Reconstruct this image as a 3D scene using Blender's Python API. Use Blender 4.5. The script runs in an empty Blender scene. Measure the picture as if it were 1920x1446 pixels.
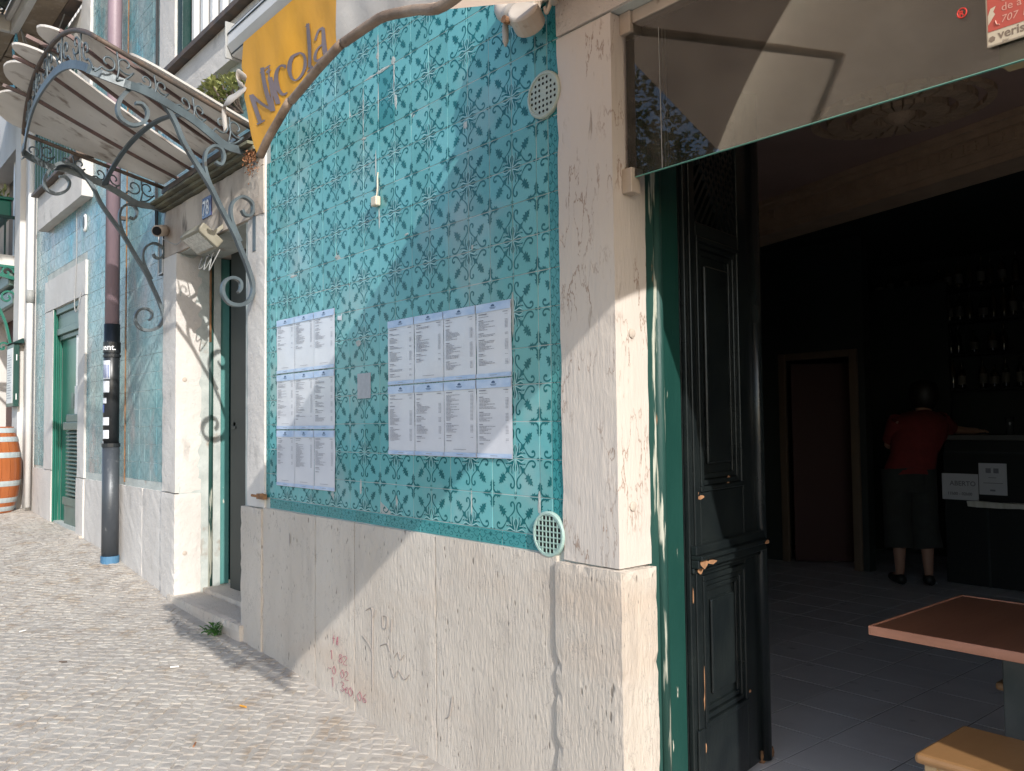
import bpy, bmesh, math, random
from mathutils import Vector, Matrix, noise
random.seed(7)
R = math.radians
S = bpy.context.scene

# ------------------------------------------------------------------ camera
cam_d = bpy.data.cameras.new('camera')
cam_d.sensor_fit = 'HORIZONTAL'; cam_d.sensor_width = 36.0
cam_d.lens = 36.0 * 1586.74 / 1920.0
cam_d.clip_start = 0.05; cam_d.clip_end = 2000
cam = bpy.data.objects.new('camera', cam_d); S.collection.objects.link(cam)
_F = Vector((-0.76203, 0.64601, 0.04430)).normalized()
_a, _ro = 0.703217654, -0.0113737
_Rv = Vector((math.sin(_a), math.cos(_a), 0)); _Uv = _Rv.cross(_F)
_R2 = _Rv * math.cos(_ro) + _Uv * math.sin(_ro); _U2 = -_Rv * math.sin(_ro) + _Uv * math.cos(_ro)
cam.matrix_world = Matrix(((_R2.x, _U2.x, -_F.x, 0), (_R2.y, _U2.y, -_F.y, -2.1015), (_R2.z, _U2.z, -_F.z, 0), (0, 0, 0, 1)))
S.camera = cam

# ------------------------------------------------------------------ world, sun, exposure
SUN = Vector((0.83, -0.235, 0.505)).normalized()          # towards the sun
W = bpy.data.worlds.new('World'); S.world = W; W.use_nodes = True
wn = W.node_tree.nodes; wl = W.node_tree.links; wn.clear()
_o = wn.new('ShaderNodeOutputWorld'); _b = wn.new('ShaderNodeBackground'); _s = wn.new('ShaderNodeTexSky')
_s.sky_type = 'NISHITA'; _s.sun_disc = False
_s.sun_elevation = math.asin(SUN.z); _s.sun_rotation = math.atan2(SUN.x, SUN.y)
_s.air_density = 1.0; _s.dust_density = 1.2; _s.ozone_density = 1.0
_b.inputs['Strength'].default_value = 0.15
wl.new(_s.outputs[0], _b.inputs[0]); wl.new(_b.outputs[0], _o.inputs[0])
sd = bpy.data.lights.new('sun', 'SUN'); sd.energy = 2.75; sd.angle = R(0.55); sd.color = (1.0, 0.965, 0.915)
sun = bpy.data.objects.new('sun', sd); S.collection.objects.link(sun)
sun.rotation_euler = SUN.to_track_quat('Z', 'Y').to_euler(); sun.location = SUN * 20
S.view_settings.view_transform = 'Standard'; S.view_settings.look = 'None'
S.view_settings.exposure = 0.80; S.view_settings.gamma = 1.0
S.render.engine = 'CYCLES'; S.cycles.use_denoising = True
S.cycles.max_bounces = 7; S.cycles.diffuse_bounces = 4; S.cycles.glossy_bounces = 4
S.cycles.transparent_max_bounces = 12; S.cycles.transmission_bounces = 4
S.cycles.caustics_reflective = False; S.cycles.caustics_refractive = False
S.cycles.sample_clamp_indirect = 6.0

# ------------------------------------------------------------------ materials
MATS = {}
def pbr(name, c1, c2=None, scale=5, stretch=(1, 1, 1), ramp=(.35, .65), c3=None, s3=20, r3=(.58, .68), st3=(1, 1, 1),
        rough=.6, metal=0, bump=0, bscale=40, bst=(1, 1, 1), bdist=.01, pits=0, pscale=60, pst=(1, 1, 1), pitcol=None,
        rnd=0, island=0, coat=0, spec=.5, transl=0, alpha=1, detail=6, fine=0, c4=None, s4=3, r4=(.55, .7), st4=(1, 1, 1), vein=None):
    m = bpy.data.materials.new(name); m.use_nodes = True; MATS[name] = m
    n = m.node_tree.nodes; l = m.node_tree.links; n.clear()
    out = n.new('ShaderNodeOutputMaterial'); p = n.new('ShaderNodeBsdfPrincipled')
    geo = n.new('ShaderNodeNewGeometry')
    def mp(st):
        if st == (1, 1, 1): return geo.outputs['Position']
        k = n.new('ShaderNodeMapping'); k.inputs['Scale'].default_value = st
        l.new(geo.outputs['Position'], k.inputs['Vector']); return k.outputs[0]
    def noi(sc, st, det=detail, rgh=.55):
        k = n.new('ShaderNodeTexNoise'); k.inputs['Scale'].default_value = sc; k.inputs['Detail'].default_value = det
        k.inputs['Roughness'].default_value = rgh; l.new(mp(st), k.inputs['Vector']); return k.outputs['Fac']
    def rmp(fac, a, b):
        k = n.new('ShaderNodeMapRange'); k.inputs['From Min'].default_value = a; k.inputs['From Max'].default_value = b
        l.new(fac, k.inputs['Value']); return k.outputs[0]
    def mix(fac, a, b, mode='MIX'):
        k = n.new('ShaderNodeMix'); k.data_type = 'RGBA'; k.blend_type = mode
        if isinstance(fac, (int, float)): k.inputs['Factor'].default_value = fac
        else: l.new(fac, k.inputs['Factor'])
        for s, v in ((6, a), (7, b)):
            if isinstance(v, tuple): k.inputs[s].default_value = (*v, 1)
            else: l.new(v, k.inputs[s])
        return k.outputs[2]
    col = c1
    if c2: col = mix(rmp(noi(scale, stretch), *ramp), c1, c2)
    if c4: col = mix(rmp(noi(s4, st4), *r4), col, c4)
    if c3: col = mix(rmp(noi(s3, st3), *r3), col, c3)
    if vein:
        sc, st, wd, vc = vein; a = n.new('ShaderNodeMath'); a.operation = 'SUBTRACT'; a.inputs[1].default_value = .5; l.new(noi(sc, st, 5, .6), a.inputs[0])
        b = n.new('ShaderNodeMath'); b.operation = 'ABSOLUTE'; l.new(a.outputs[0], b.inputs[0])
        g = n.new('ShaderNodeMath'); g.operation = 'MULTIPLY'; l.new(rmp(b.outputs[0], wd, wd * .3), g.inputs[0]); l.new(rmp(noi(sc * .45, (1, 1, 1), 2), .46, .60), g.inputs[1])
        col = mix(g.outputs[0], col, vc)
    if fine:
        f = noi(fine, (1, 1, 1), 3); col = mix(.35, col, mix(rmp(f, .3, .7), (.45, .45, .45), (1, 1, 1)), 'MULTIPLY')
    pit = None
    if pits:
        v = n.new('ShaderNodeTexVoronoi'); v.inputs['Scale'].default_value = pscale; l.new(mp(pst), v.inputs['Vector'])
        g = noi(pscale * .35, pst, 3)
        a = n.new('ShaderNodeMath'); a.operation = 'ADD'; l.new(v.outputs['Distance'], a.inputs[0])
        b2 = n.new('ShaderNodeMath'); b2.operation = 'MULTIPLY'; b2.inputs[1].default_value = .9; l.new(g, b2.inputs[0]); l.new(b2.outputs[0], a.inputs[1])
        pit = rmp(a.outputs[0], .45, .58)
        if pitcol: col = mix(pit, pitcol, col)
    for src, amt in (('rnd', rnd), ('isl', island)):
        if amt:
            if src == 'rnd':
                k = n.new('ShaderNodeObjectInfo'); f = k.outputs['Random']
            else: f = geo.outputs['Random Per Island']
            k2 = n.new('ShaderNodeHueSaturation'); l.new(rmpv(n, l, f, 1 - amt, 1 + amt), k2.inputs['Value'])
            k2.inputs['Saturation'].default_value = 1
            if isinstance(col, tuple): k2.inputs['Color'].default_value = (*col, 1)
            else: l.new(col, k2.inputs['Color'])
            l.new(rmpv(n, l, f, .5 - amt * .045, .5 + amt * .03), k2.inputs['Hue'])
            col = k2.outputs[0]
    if isinstance(col, tuple): p.inputs['Base Color'].default_value = (*col, 1)
    else: l.new(col, p.inputs['Base Color'])
    p.inputs['Roughness'].default_value = rough; p.inputs['Metallic'].default_value = metal
    p.inputs['Specular IOR Level'].default_value = spec; p.inputs['Coat Weight'].default_value = coat
    p.inputs['Coat Roughness'].default_value = .08
    if bump or pits:
        h = None
        if bump: h = noi(bscale, bst, 8, .65)
        if pit is not None:
            if h is None: h = pit
            else:
                a = n.new('ShaderNodeMath'); a.operation = 'MULTIPLY_ADD'; l.new(pit, a.inputs[0]); a.inputs[1].default_value = pits; l.new(h, a.inputs[2]); h = a.outputs[0]
        bn = n.new('ShaderNodeBump'); bn.inputs['Strength'].default_value = bump or .5; bn.inputs['Distance'].default_value = bdist
        l.new(h, bn.inputs['Height']); l.new(bn.outputs[0], p.inputs['Normal'])
    sh = p.outputs[0]
    if transl:
        t = n.new('ShaderNodeBsdfTranslucent')
        if isinstance(col, tuple): t.inputs[0].default_value = (*col, 1)
        else: l.new(col, t.inputs[0])
        ms = n.new('ShaderNodeMixShader'); ms.inputs[0].default_value = transl; l.new(sh, ms.inputs[1]); l.new(t.outputs[0], ms.inputs[2]); sh = ms.outputs[0]
    l.new(sh, out.inputs[0])
    return m
def rmpv(n, l, f, a, b):
    k = n.new('ShaderNodeMapRange'); k.inputs['To Min'].default_value = a; k.inputs['To Max'].default_value = b
    l.new(f, k.inputs['Value']); return k.outputs[0]

def glass(name, tint=(.82, .86, .83), ior=1.6, dust=.05, dcol=(.5, .45, .38)):
    m = bpy.data.materials.new(name); m.use_nodes = True; MATS[name] = m
    n = m.node_tree.nodes; l = m.node_tree.links; n.clear()
    out = n.new('ShaderNodeOutputMaterial'); fr = n.new('ShaderNodeFresnel'); fr.inputs['IOR'].default_value = ior
    t = n.new('ShaderNodeBsdfTransparent'); t.inputs[0].default_value = (*tint, 1)
    g = n.new('ShaderNodeBsdfGlossy'); g.inputs['Roughness'].default_value = .01; g.inputs['Color'].default_value = (1, 1, 1, 1)
    d = n.new('ShaderNodeBsdfDiffuse'); d.inputs[0].default_value = (*dcol, 1)
    a = n.new('ShaderNodeMixShader'); l.new(fr.outputs[0], a.inputs[0]); l.new(t.outputs[0], a.inputs[1]); l.new(g.outputs[0], a.inputs[2])
    b = n.new('ShaderNodeMixShader'); l.new(a.outputs[0], b.inputs[1]); l.new(d.outputs[0], b.inputs[2])
    no = n.new('ShaderNodeTexNoise'); no.inputs['Scale'].default_value = 9; no.inputs['Detail'].default_value = 8
    geo = n.new('ShaderNodeNewGeometry'); l.new(geo.outputs['Position'], no.inputs['Vector'])
    k = n.new('ShaderNodeMapRange'); k.inputs['From Min'].default_value = .3; k.inputs['From Max'].default_value = .75
    k.inputs['To Min'].default_value = dust * .3; k.inputs['To Max'].default_value = dust * 1.6; l.new(no.outputs['Fac'], k.inputs['Value'])
    l.new(k.outputs[0], b.inputs[0]); l.new(b.outputs[0], out.inputs[0])
    return m

# stone and ground
pbr('lioz', (.595, .535, .465), (.50, .44, .375), 2.2, (1, 1, .35), (.3, .7), c3=(.38, .33, .285), s3=5, st3=(1, 1, .22), r3=(.56, .80), rough=.78,
    bump=.9, bscale=34, bst=(2.2, 2.2, .5), bdist=.012, pits=.35, pscale=26, pst=(1.6, 1.6, .6), pitcol=(.24, .205, .17), c4=(.50, .39, .30), s4=1.6, st4=(.6, .6, 1.4), r4=(.52, .80), vein=(16, (1.2, 1.2, .6), .010, (.36, .315, .275)))
pbr('lioz_smooth', (.60, .535, .475), (.54, .485, .435), 2.0, (1, 1, .3), (.3, .7), c3=(.33, .27, .22), s3=7, st3=(2.2, 2.2, .45), r3=(.645, .70), rough=.7,
    bump=.45, bscale=30, bst=(2.4, 2.4, .4), bdist=.008, pits=.2, pscale=22, pst=(1.5, 1.5, .5), vein=(9, (1.6, 1.6, .42), .016, (.33, .245, .195)))
pbr('lioz_pale', (.62, .585, .545), (.53, .495, .46), 3, (1, 1, .5), (.35, .7), c3=(.30, .28, .26), s3=6, st3=(1, 1, .5), r3=(.62, .8), rough=.75, bump=.6, bscale=26, bdist=.01, pits=.25, pscale=30)
pbr('lioz_dirty', (.52, .45, .38), (.30, .24, .20), 3.5, (1, 1, .45), (.4, .65), c3=(.10, .085, .07), s3=9, st3=(1, 1, .3), r3=(.58, .75), rough=.85, bump=.6, bscale=25, bdist=.01)
pbr('plaster_rough', (.66, .60, .54), (.56, .51, .46), 5, rough=.9, bump=1, bscale=70, bdist=.012, pits=.6, pscale=70, pitcol=(.34, .30, .26))
pbr('grout', (.50, .53, .50), (.36, .39, .37), 6, rough=.9, bump=.4, bscale=80, c3=(.30, .24, .19), s3=4, r3=(.62, .72))
pbr('cobble', (.345, .31, .27), (.41, .38, .34), 14, (1, 1, 1), (.35, .65), c3=(.31, .255, .20), s3=6, r3=(.54, .68), rough=.55, bump=.7, bscale=46, bdist=.008, island=.15, rnd=.08, spec=.3)
pbr('sand', (.42, .385, .34), (.33, .30, .265), 6, rough=.9, bump=.6, bscale=90, bdist=.006, c3=(.30, .27, .235), s3=3, r3=(.55, .75))
pbr('asphalt', (.06, .06, .06), (.08, .08, .078), 5, rough=.85, bump=.5, bscale=120)
# tiles
pbr('glaze', (.115, .365, .38), (.155, .41, .415), 3, (1, 1, 1), (.3, .7), rough=.16, rnd=.11, bump=.06, bscale=7, bdist=.01, c3=(.36, .43, .42), s3=2.0, r3=(.54, .86), spec=.28)
pbr('glaze_print', (.008, .105, .115), (.014, .14, .15), 5, rough=.25, rnd=.08, c3=(.16, .28, .28), s3=2.0, r3=(.60, .92), spec=.25)
pbr('glaze_pale', (.36, .60, .60), (.28, .52, .53), 5, rough=.2, rnd=.06)
pbr('glaze_dark', (.045, .235, .25), (.06, .26, .275), 4, spec=.28, rough=.16, rnd=.05, bump=.05, bscale=7)
pbr('glaze_border', (.035, .24, .25), (.055, .28, .29), 4, rough=.16, rnd=.09, bump=.05, bscale=7, c3=(.20, .36, .36), s3=2.0, r3=(.64, .88))
pbr('glaze_old', (.16, .33, .35), (.27, .36, .36), 1.6, (1, 1, .55), (.38, .62), c3=(.35, .345, .335), s3=2.4, st3=(1, 1, .6), r3=(.52, .68), rough=.25, spec=.25, island=.06, c4=(.09, .30, .36), s4=1.1, st4=(2, 2, .5), r4=(.56, .66), bump=.12, bscale=9)
pbr('glaze_old_print', (.09, .25, .28), (.24, .34, .34), 1.6, (1, 1, .55), (.40, .60), rough=.3, c3=(.36, .345, .335), s3=2.4, st3=(1, 1, .6), r3=(.50, .66))
# paint, metal, wood
pbr('green_paint', (.009, .045, .037), (.013, .056, .046), 6, (1, 1, .3), rough=.30, c3=(.55, .52, .44), s3=30, st3=(1.4, 1.4, .25), r3=(.70, .74), bump=.25, bscale=30, bst=(1.5, 1.5, .4))
pbr('green_peel', (.016, .062, .052), (.50, .51, .43), 16, (1.6, 1.6, .12), (.555, .60), c3=(.45, .23, .13), s3=22, st3=(1.4, 1.4, .22), r3=(.66, .70), rough=.5, bump=.6, bscale=24, bst=(1.5, 1.5, .25), bdist=.006)
pbr('green_old', (.075, .225, .215), (.10, .26, .245), 4, rough=.42, c3=(.62, .60, .50), s3=14, st3=(1, 1, .3), r3=(.69, .73), bump=.3, bscale=20)
pbr('green_deep', (.005, .028, .026), (.008, .038, .034), 5, rough=.38, spec=.3, c3=(.22, .22, .19), s3=26, st3=(1.2, 1.2, .3), r3=(.74, .77), bump=.3, bscale=22)
pbr('door_dark', (.005, .017, .018), (.008, .024, .024), 5, rough=.9, spec=0, c3=(.10, .11, .10), s3=26, st3=(1.2, 1.2, .3), r3=(.75, .78), bump=.3, bscale=22)  # matt near-black: the dark inside the doorway is put into this colour
pbr('green_fresh', (.012, .115, .08), (.018, .135, .095), 4, rough=.3, bump=.1, bscale=20)
pbr('black_paint', (.008, .011, .012), (.014, .018, .018), 6, rough=.25, c3=(.20, .20, .18), s3=60, st3=(1, 1, .5), r3=(.755, .77), bump=.25, bscale=26, bst=(1, 1, .4), bdist=.006)
pbr('bare_wood', (.42, .22, .11), (.28, .14, .07), 30, (1, 1, .2), rough=.7, bump=.4, bscale=40)
pbr('louvre_grey', (.115, .17, .145), (.09, .14, .12), 5, rough=.4, c3=(.35, .38, .34), s3=30, r3=(.7, .76))
pbr('iron', (.10, .125, .137), (.065, .08, .088), 7, rough=.42, metal=.15, c3=(.06, .055, .05), s3=17, r3=(.64, .70), bump=.25, bscale=40, bdist=.004)
pbr('iron_rust', (.06, .05, .045), (.13, .085, .06), 9, rough=.6, metal=.1, bump=.3, bscale=40)
pbr('slat_wood', (.76, .725, .68), (.62, .58, .535), 4, (1, .25, 1), rough=.75, c3=(.30, .25, .21), s3=9, st3=(1.5, .3, 1.5), r3=(.58, .70), bump=.3, bscale=30, bst=(2, .3, 2), rnd=.06, transl=.34)
pbr('tbar', (.10, .065, .055), (.18, .11, .10), 8, rough=.6, bump=.2, bscale=30)
pbr('mossy_stone', (.19, .18, .12), (.10, .095, .07), 6, (1, 1, .6), (.35, .6), rough=.9, c3=(.30, .27, .22), s3=8, r3=(.6, .7), bump=.7, bscale=30)
pbr('fabric_orange', (.78, .38, .035), (.70, .35, .06), 3, (1, 1, .4), rough=.75, transl=.28, c3=(.42, .24, .10), s3=3.2, st3=(1, 1, .35), r3=(.60, .80), bump=.25, bscale=7, bst=(1, 1, .5), bdist=.02)
pbr('fabric_white', (.66, .62, .57), (.58, .54, .50), 3, rough=.8, transl=.34, c3=(.38, .33, .28), s3=4, r3=(.6, .8), bump=.25, bscale=6, bdist=.02)
pbr('fabric_roof', (.80, .60, .45), (.72, .53, .40), 2, rough=.85, transl=.62, c3=(.50, .42, .31), s3=1.4, r3=(.55, .70))
pbr('fabric_back', (.50, .46, .42), rough=.85, transl=.2)
pbr('letter_ink', (.15, .115, .12), (.19, .15, .15), 6, rough=.7)
pbr('hem_pipe', (.18, .12, .08), (.30, .22, .16), 14, rough=.7, c3=(.08, .05, .035), s3=20, r3=(.55, .7), bump=.4, bscale=30)
pbr('alu_white', (.62, .60, .57), (.54, .52, .48), 5, rough=.4, c3=(.3, .27, .23), s3=10, st3=(.4, 1, 1), r3=(.64, .75))
pbr('beige_metal', (.50, .43, .36), (.42, .35, .28), 7, rough=.45, c3=(.20, .13, .09), s3=12, r3=(.64, .74))
pbr('cream_plastic', (.42, .47, .40), (.36, .42, .36), 6, rough=.45, bump=.1, bscale=20)
pbr('pale_green_paint', (.36, .49, .44), (.30, .43, .39), 8, rough=.4, bump=.25, bscale=40)
pbr('dark_hole', (.006, .006, .006), rough=1)
pbr('paper', (.66, .665, .70), (.62, .625, .665), 8, rough=.30, coat=.3, spec=.5, bump=.16, bscale=10, bdist=.01)
pbr('paper_blue', (.34, .47, .68), (.52, .62, .78), 12, (1, 1, 2), rough=.35, coat=.2)
pbr('print_grey', (.24, .24, .28), rough=.5)
pbr('logo_blue', (.05, .10, .20), rough=.5)
pbr('card', (.40, .41, .43), (.34, .35, .37), 40, rough=.5)
pbr('pipe_pink', (.30, .215, .24), (.24, .17, .195), 5, (1, 1, .3), rough=.5, bump=.2, bscale=14, c3=(.25, .17, .19), s3=9, r3=(.62, .7))
pbr('pipe_iron', (.045, .052, .062), (.07, .078, .088), 5, (1, 1, .5), rough=.40, metal=.2, c3=(.24, .24, .24), s3=12, r3=(.62, .74), bump=.25, bscale=16)
pbr('pipe_black', (.012, .014, .016), (.02, .022, .024), 8, rough=.35, c3=(.12, .12, .12), s3=30, r3=(.68, .74))
pbr('sticker_white', (.70, .72, .75), (.58, .60, .64), 20, rough=.5)
pbr('sticker_blue', (.08, .12, .32), rough=.5)
pbr('white_ink', (.8, .8, .8), rough=.5)
pbr('tape_blue', (.05, .15, .27), (.08, .19, .31), 20, rough=.55)
pbr('barrel_wood', (.42, .125, .035), (.34, .095, .025), 10, (1, 1, .18), rough=.32, coat=.25, bump=.15, bscale=30, bst=(1, 1, .2))
pbr('barrel_hoop', (.44, .49, .50), (.38, .43, .44), 10, rough=.45)
pbr('white_wall', (.60, .58, .55), (.53, .505, .475), 3, (1, 1, .5), rough=.7, bump=.2, bscale=14, c3=(.5, .47, .43), s3=6, st3=(1, 1, .3), r3=(.64, .8))
pbr('brown_stone', (.30, .23, .16), (.22, .165, .115), 4, rough=.85, c3=(.36, .30, .24), s3=7, r3=(.55, .7), bump=.5, bscale=18)
pbr('white_paint', (.78, .77, .75), (.70, .69, .67), 6, rough=.45)
pbr('pane_dark', (.03, .035, .04), rough=.05, spec=.8)
pbr('curtain', (.72, .70, .64), (.6, .57, .5), 9, (3, 3, .3), rough=.9)
pbr('flood_body', (.30, .28, .22), (.22, .20, .15), 10, rough=.5)
pbr('flood_glass', (.34, .36, .32), (.50, .52, .47), 60, (1, 1, 1), (.4, .6), rough=.15, coat=.5)
pbr('wire_black', (.02, .02, .02), rough=.6)
pbr('wire_grey', (.30, .30, .29), rough=.6)
pbr('enamel_blue', (.02, .025, .12), rough=.25, coat=.4)
pbr('blue_cord', (.12, .36, .52), rough=.6)
pbr('leaf_green', (.05, .17, .025), (.09, .23, .04), 12, rough=.5, transl=.3, rnd=.1)
pbr('leaf_olive', (.30, .31, .11), (.22, .24, .08), 20, rough=.6, transl=.25)
pbr('leaf_dry', (.34, .15, .07), (.22, .10, .05), 30, rough=.85)
pbr('leaf_tree', (.045, .085, .03), (.075, .12, .035), 3, rough=.5, transl=.35)
pbr('bark', (.12, .09, .07), (.08, .06, .05), 8, rough=.9, bump=.6, bscale=30)
pbr('red_ink', (.33, .05, .10), rough=.7)
pbr('scratch', (.33, .29, .26), rough=.9)
pbr('salmon_ink', (.56, .42, .345), rough=.8)
pbr('rust', (.28, .14, .06), (.16, .08, .04), 20, rough=.8, bump=.3, bscale=40)
# interior
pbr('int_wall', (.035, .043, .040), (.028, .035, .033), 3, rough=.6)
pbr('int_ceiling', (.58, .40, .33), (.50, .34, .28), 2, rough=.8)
pbr('int_cornice', (.74, .54, .37), (.64, .46, .31), 6, rough=.7, bump=.8, bscale=30, bdist=.02)
pbr('floor_tile', (.72, .72, .72), (.63, .63, .63), 3, rough=.30, rnd=.08, c3=(.12, .12, .12), s3=7, r3=(.66, .8), spec=.5)
pbr('floor_joint', (.035, .035, .037), rough=.8)
pbr('table_wood', (.20, .088, .05), (.145, .062, .036), 6, (1, .12, 1), rough=.38, bump=.15, bscale=40, bst=(1, .1, 1))
pbr('table_edge', (.42, .19, .12), (.34, .15, .09), 10, (1, 1, 3), rough=.5)
pbr('stool_wood', (.30, .16, .065), (.24, .125, .05), 6, (1, .15, 1), rough=.4, bump=.1, bscale=40)
pbr('stool_edge', (.52, .36, .19), (.44, .29, .15), 10, rough=.5)
pbr('leg_metal', (.035, .045, .045), (.055, .062, .062), 9, rough=.45, metal=.3)
pbr('counter', (.02, .022, .022), rough=.35)
pbr('counter_top', (.12, .12, .115), rough=.25)
pbr('inner_frame', (.16, .115, .08), rough=.6)
pbr('inner_red', (.05, .010, .007), rough=.6)
pbr('bottle_glass', (.012, .02, .014), (.05, .03, .012), 3, rough=.06, spec=.8, rnd=.3)
pbr('bottle_label', (.16, .15, .12), rough=.6, rnd=.3)
pbr('glass_clear', (.06, .065, .065), rough=.05, spec=.9)
pbr('skin', (.40, .22, .155), rough=.55)
pbr('hair', (.012, .009, .007), rough=.5)
pbr('shirt_red', (.20, .024, .022), (.16, .02, .018), 12, rough=.85, bump=.3, bscale=12, bdist=.02)
pbr('cloth_dark', (.035, .038, .035), (.028, .03, .028), 12, rough=.9, bump=.3, bscale=10, bdist=.02)
pbr('shoe', (.012, .012, .012), rough=.5)
pbr('red_sign', (.52, .10, .075), (.46, .09, .07), 9, rough=.45)
pbr('sign_cream', (.60, .52, .40), rough=.5)
pbr('sign_pink', (.66, .36, .29), rough=.5)
pbr('sign_grey', (.22, .17, .13), rough=.5)
pbr('red_plastic', (.62, .045, .035), rough=.4)
pbr('box_yellow', (.34, .27, .15), (.28, .22, .12), 6, rough=.5)
pbr('glass_edge', (.16, .40, .33), rough=.15, spec=.8)
glass('pane_glass', ior=1.58, dust=.045)
glass('window_glass', ior=1.5, dust=.02)

# ------------------------------------------------------------------ helpers
C = S.collection
WL = {}
class MB:
    """collects polygons; build() links them as one mesh object"""
    def __init__(s): s.v = []; s.f = []; s.m = []
    def add(s, vs, fs, mi=0):
        o = len(s.v); s.v += [tuple(p) for p in vs]; s.f += [tuple(i + o for i in f) for f in fs]; s.m += [mi] * len(fs); return s
    def box(s, x0, x1, y0, y1, z0, z1, mi=0):
        if x0 > x1: x0, x1 = x1, x0
        if y0 > y1: y0, y1 = y1, y0
        if z0 > z1: z0, z1 = z1, z0
        return s.add([(x0, y0, z0), (x1, y0, z0), (x1, y1, z0), (x0, y1, z0), (x0, y0, z1), (x1, y0, z1), (x1, y1, z1), (x0, y1, z1)],
                     [(0, 3, 2, 1), (4, 5, 6, 7), (0, 1, 5, 4), (1, 2, 6, 5), (2, 3, 7, 6), (3, 0, 4, 7)], mi)
    def obox(s, c, ax, ay, az, mi=0):      # oriented box: centre and three half-axis vectors
        c, ax, ay, az = map(Vector, (c, ax, ay, az)); vs = []
        for k in (-1, 1):
            for i, j in ((-1, -1), (1, -1), (1, 1), (-1, 1)): vs.append(c + ax * i + ay * j + az * k)
        return s.add(vs, [(0, 3, 2, 1), (4, 5, 6, 7), (0, 1, 5, 4), (1, 2, 6, 5), (2, 3, 7, 6), (3, 0, 4, 7)], mi)
    def quad(s, a, b, c, d, mi=0): return s.add([a, b, c, d], [(0, 1, 2, 3)], mi)
    def prism(s, poly, f, d, mi=0):        # poly of 2-D points, f maps (a,b,depth)->xyz
        n = len(poly); vs = [f(a, b, 0) for a, b in poly] + [f(a, b, d) for a, b in poly]
        fs = [tuple(range(n)), tuple(range(2 * n - 1, n - 1, -1))] + [(i, i + n, (i + 1) % n + n, (i + 1) % n) for i in range(n)]
        return s.add(vs, fs, mi)
    def tube(s, path, r, seg=8, mi=0, cap=True):
        path = [Vector(p) for p in path]; n = len(path); vs = []; prev = None
        for i, p in enumerate(path):
            t = (path[min(i + 1, n - 1)] - path[max(i - 1, 0)])
            if t.length < 1e-9: t = Vector((0, 0, 1))
            t.normalize()
            if prev is None:
                a = Vector((0, 0, 1)) if abs(t.z) < .9 else Vector((1, 0, 0)); prev = a
            nn = prev - t * prev.dot(t)
            if nn.length < 1e-6: nn = t.orthogonal()
            nn.normalize(); prev = nn; b = t.cross(nn)
            rr = r[i] if isinstance(r, (list, tuple)) else r
            for k in range(seg):
                an = 2 * math.pi * k / seg; vs.append(p + (nn * math.cos(an) + b * math.sin(an)) * rr)
        fs = [(i * seg + k, i * seg + (k + 1) % seg, (i + 1) * seg + (k + 1) % seg, (i + 1) * seg + k) for i in range(n - 1) for k in range(seg)]
        if cap: fs += [tuple(range(seg - 1, -1, -1)), tuple(range((n - 1) * seg, n * seg))]
        return s.add(vs, fs, mi)
    def bar(s, path, side, w, t, mi=0):    # flat bar: path, fixed side vector (width w), thickness t across
        path = [Vector(p) for p in path]; side = Vector(side).normalized(); n = len(path); vs = []
        for i, p in enumerate(path):
            tg = (path[min(i + 1, n - 1)] - path[max(i - 1, 0)]).normalized(); nn = tg.cross(side).normalized()
            ww = w[i] if isinstance(w, (list, tuple)) else w; tt = t[i] if isinstance(t, (list, tuple)) else t
            for a, b in ((-1, -1), (1, -1), (1, 1), (-1, 1)): vs.append(p + side * (a * ww / 2) + nn * (b * tt / 2))
        fs = [(i * 4 + k, i * 4 + (k + 1) % 4, i * 4 + 4 + (k + 1) % 4, i * 4 + 4 + k) for i in range(n - 1) for k in range(4)]
        fs += [(3, 2, 1, 0), tuple(range((n - 1) * 4, n * 4))]
        return s.add(vs, fs, mi)
    def lathe(s, prof, c=(0, 0, 0), seg=24, mi=0, axis='z', cap=True):
        vs = []; n = len(prof)
        for r, z in prof:
            for k in range(seg):
                a = 2 * math.pi * k / seg; q = (r * math.cos(a), r * math.sin(a), z)
                if axis == 'y': q = (q[0], q[2], q[1])
                vs.append((c[0] + q[0], c[1] + q[1], c[2] + q[2]))
        fs = [(i * seg + k, i * seg + (k + 1) % seg, (i + 1) * seg + (k + 1) % seg, (i + 1) * seg + k) for i in range(n - 1) for k in range(seg)]
        if cap: fs += [tuple(range(seg - 1, -1, -1)), tuple(range((n - 1) * seg, n * seg))]
        return s.add(vs, fs, mi)
    def rough(s, x0, x1, y0, y1, z0, z1, step=.06, amp=.004, chip=.008, seed=0, mi=0):
        """stone block: subdivided box, worn arrises and an uneven face"""
        lo = (x0, y0, z0); hi = (x1, y1, z1); nn = [max(1, min(40, int((hi[i] - lo[i]) / step))) for i in range(3)]
        idx = {}; vs = []; fs = []
        def vert(i, j, k):
            key = (i, j, k)
            if key in idx: return idx[key]
            p = [lo[a] + (hi[a] - lo[a]) * q / nn[a] for a, q in enumerate(key)]
            ext = [a for a in range(3) if key[a] in (0, nn[a])]
            P = Vector(p); nz = noise.noise_vector(P * 17 + Vector((seed, seed, seed)))
            c = chip * (.35 + max(0, noise.noise(P * 31 + Vector((seed * 3, 0, 0))) - .05) * 1.8) if len(ext) > 1 else 0
            for a in range(3):
                sgn = 1 if key[a] == 0 else -1
                if a in ext: p[a] += sgn * c + nz[a] * amp
            idx[key] = len(vs); vs.append(tuple(p)); return idx[key]
        for a in range(3):
            b, c = (a + 1) % 3, (a + 2) % 3
            for e in (0, nn[a]):
                for i in range(nn[b]):
                    for j in range(nn[c]):
                        q = []
                        for di, dj in ((0, 0), (1, 0), (1, 1), (0, 1)):
                            k = [0, 0, 0]; k[a] = e; k[b] = i + di; k[c] = j + dj; q.append(vert(*k))
                        fs.append(tuple(q if e else q[::-1]))
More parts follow.
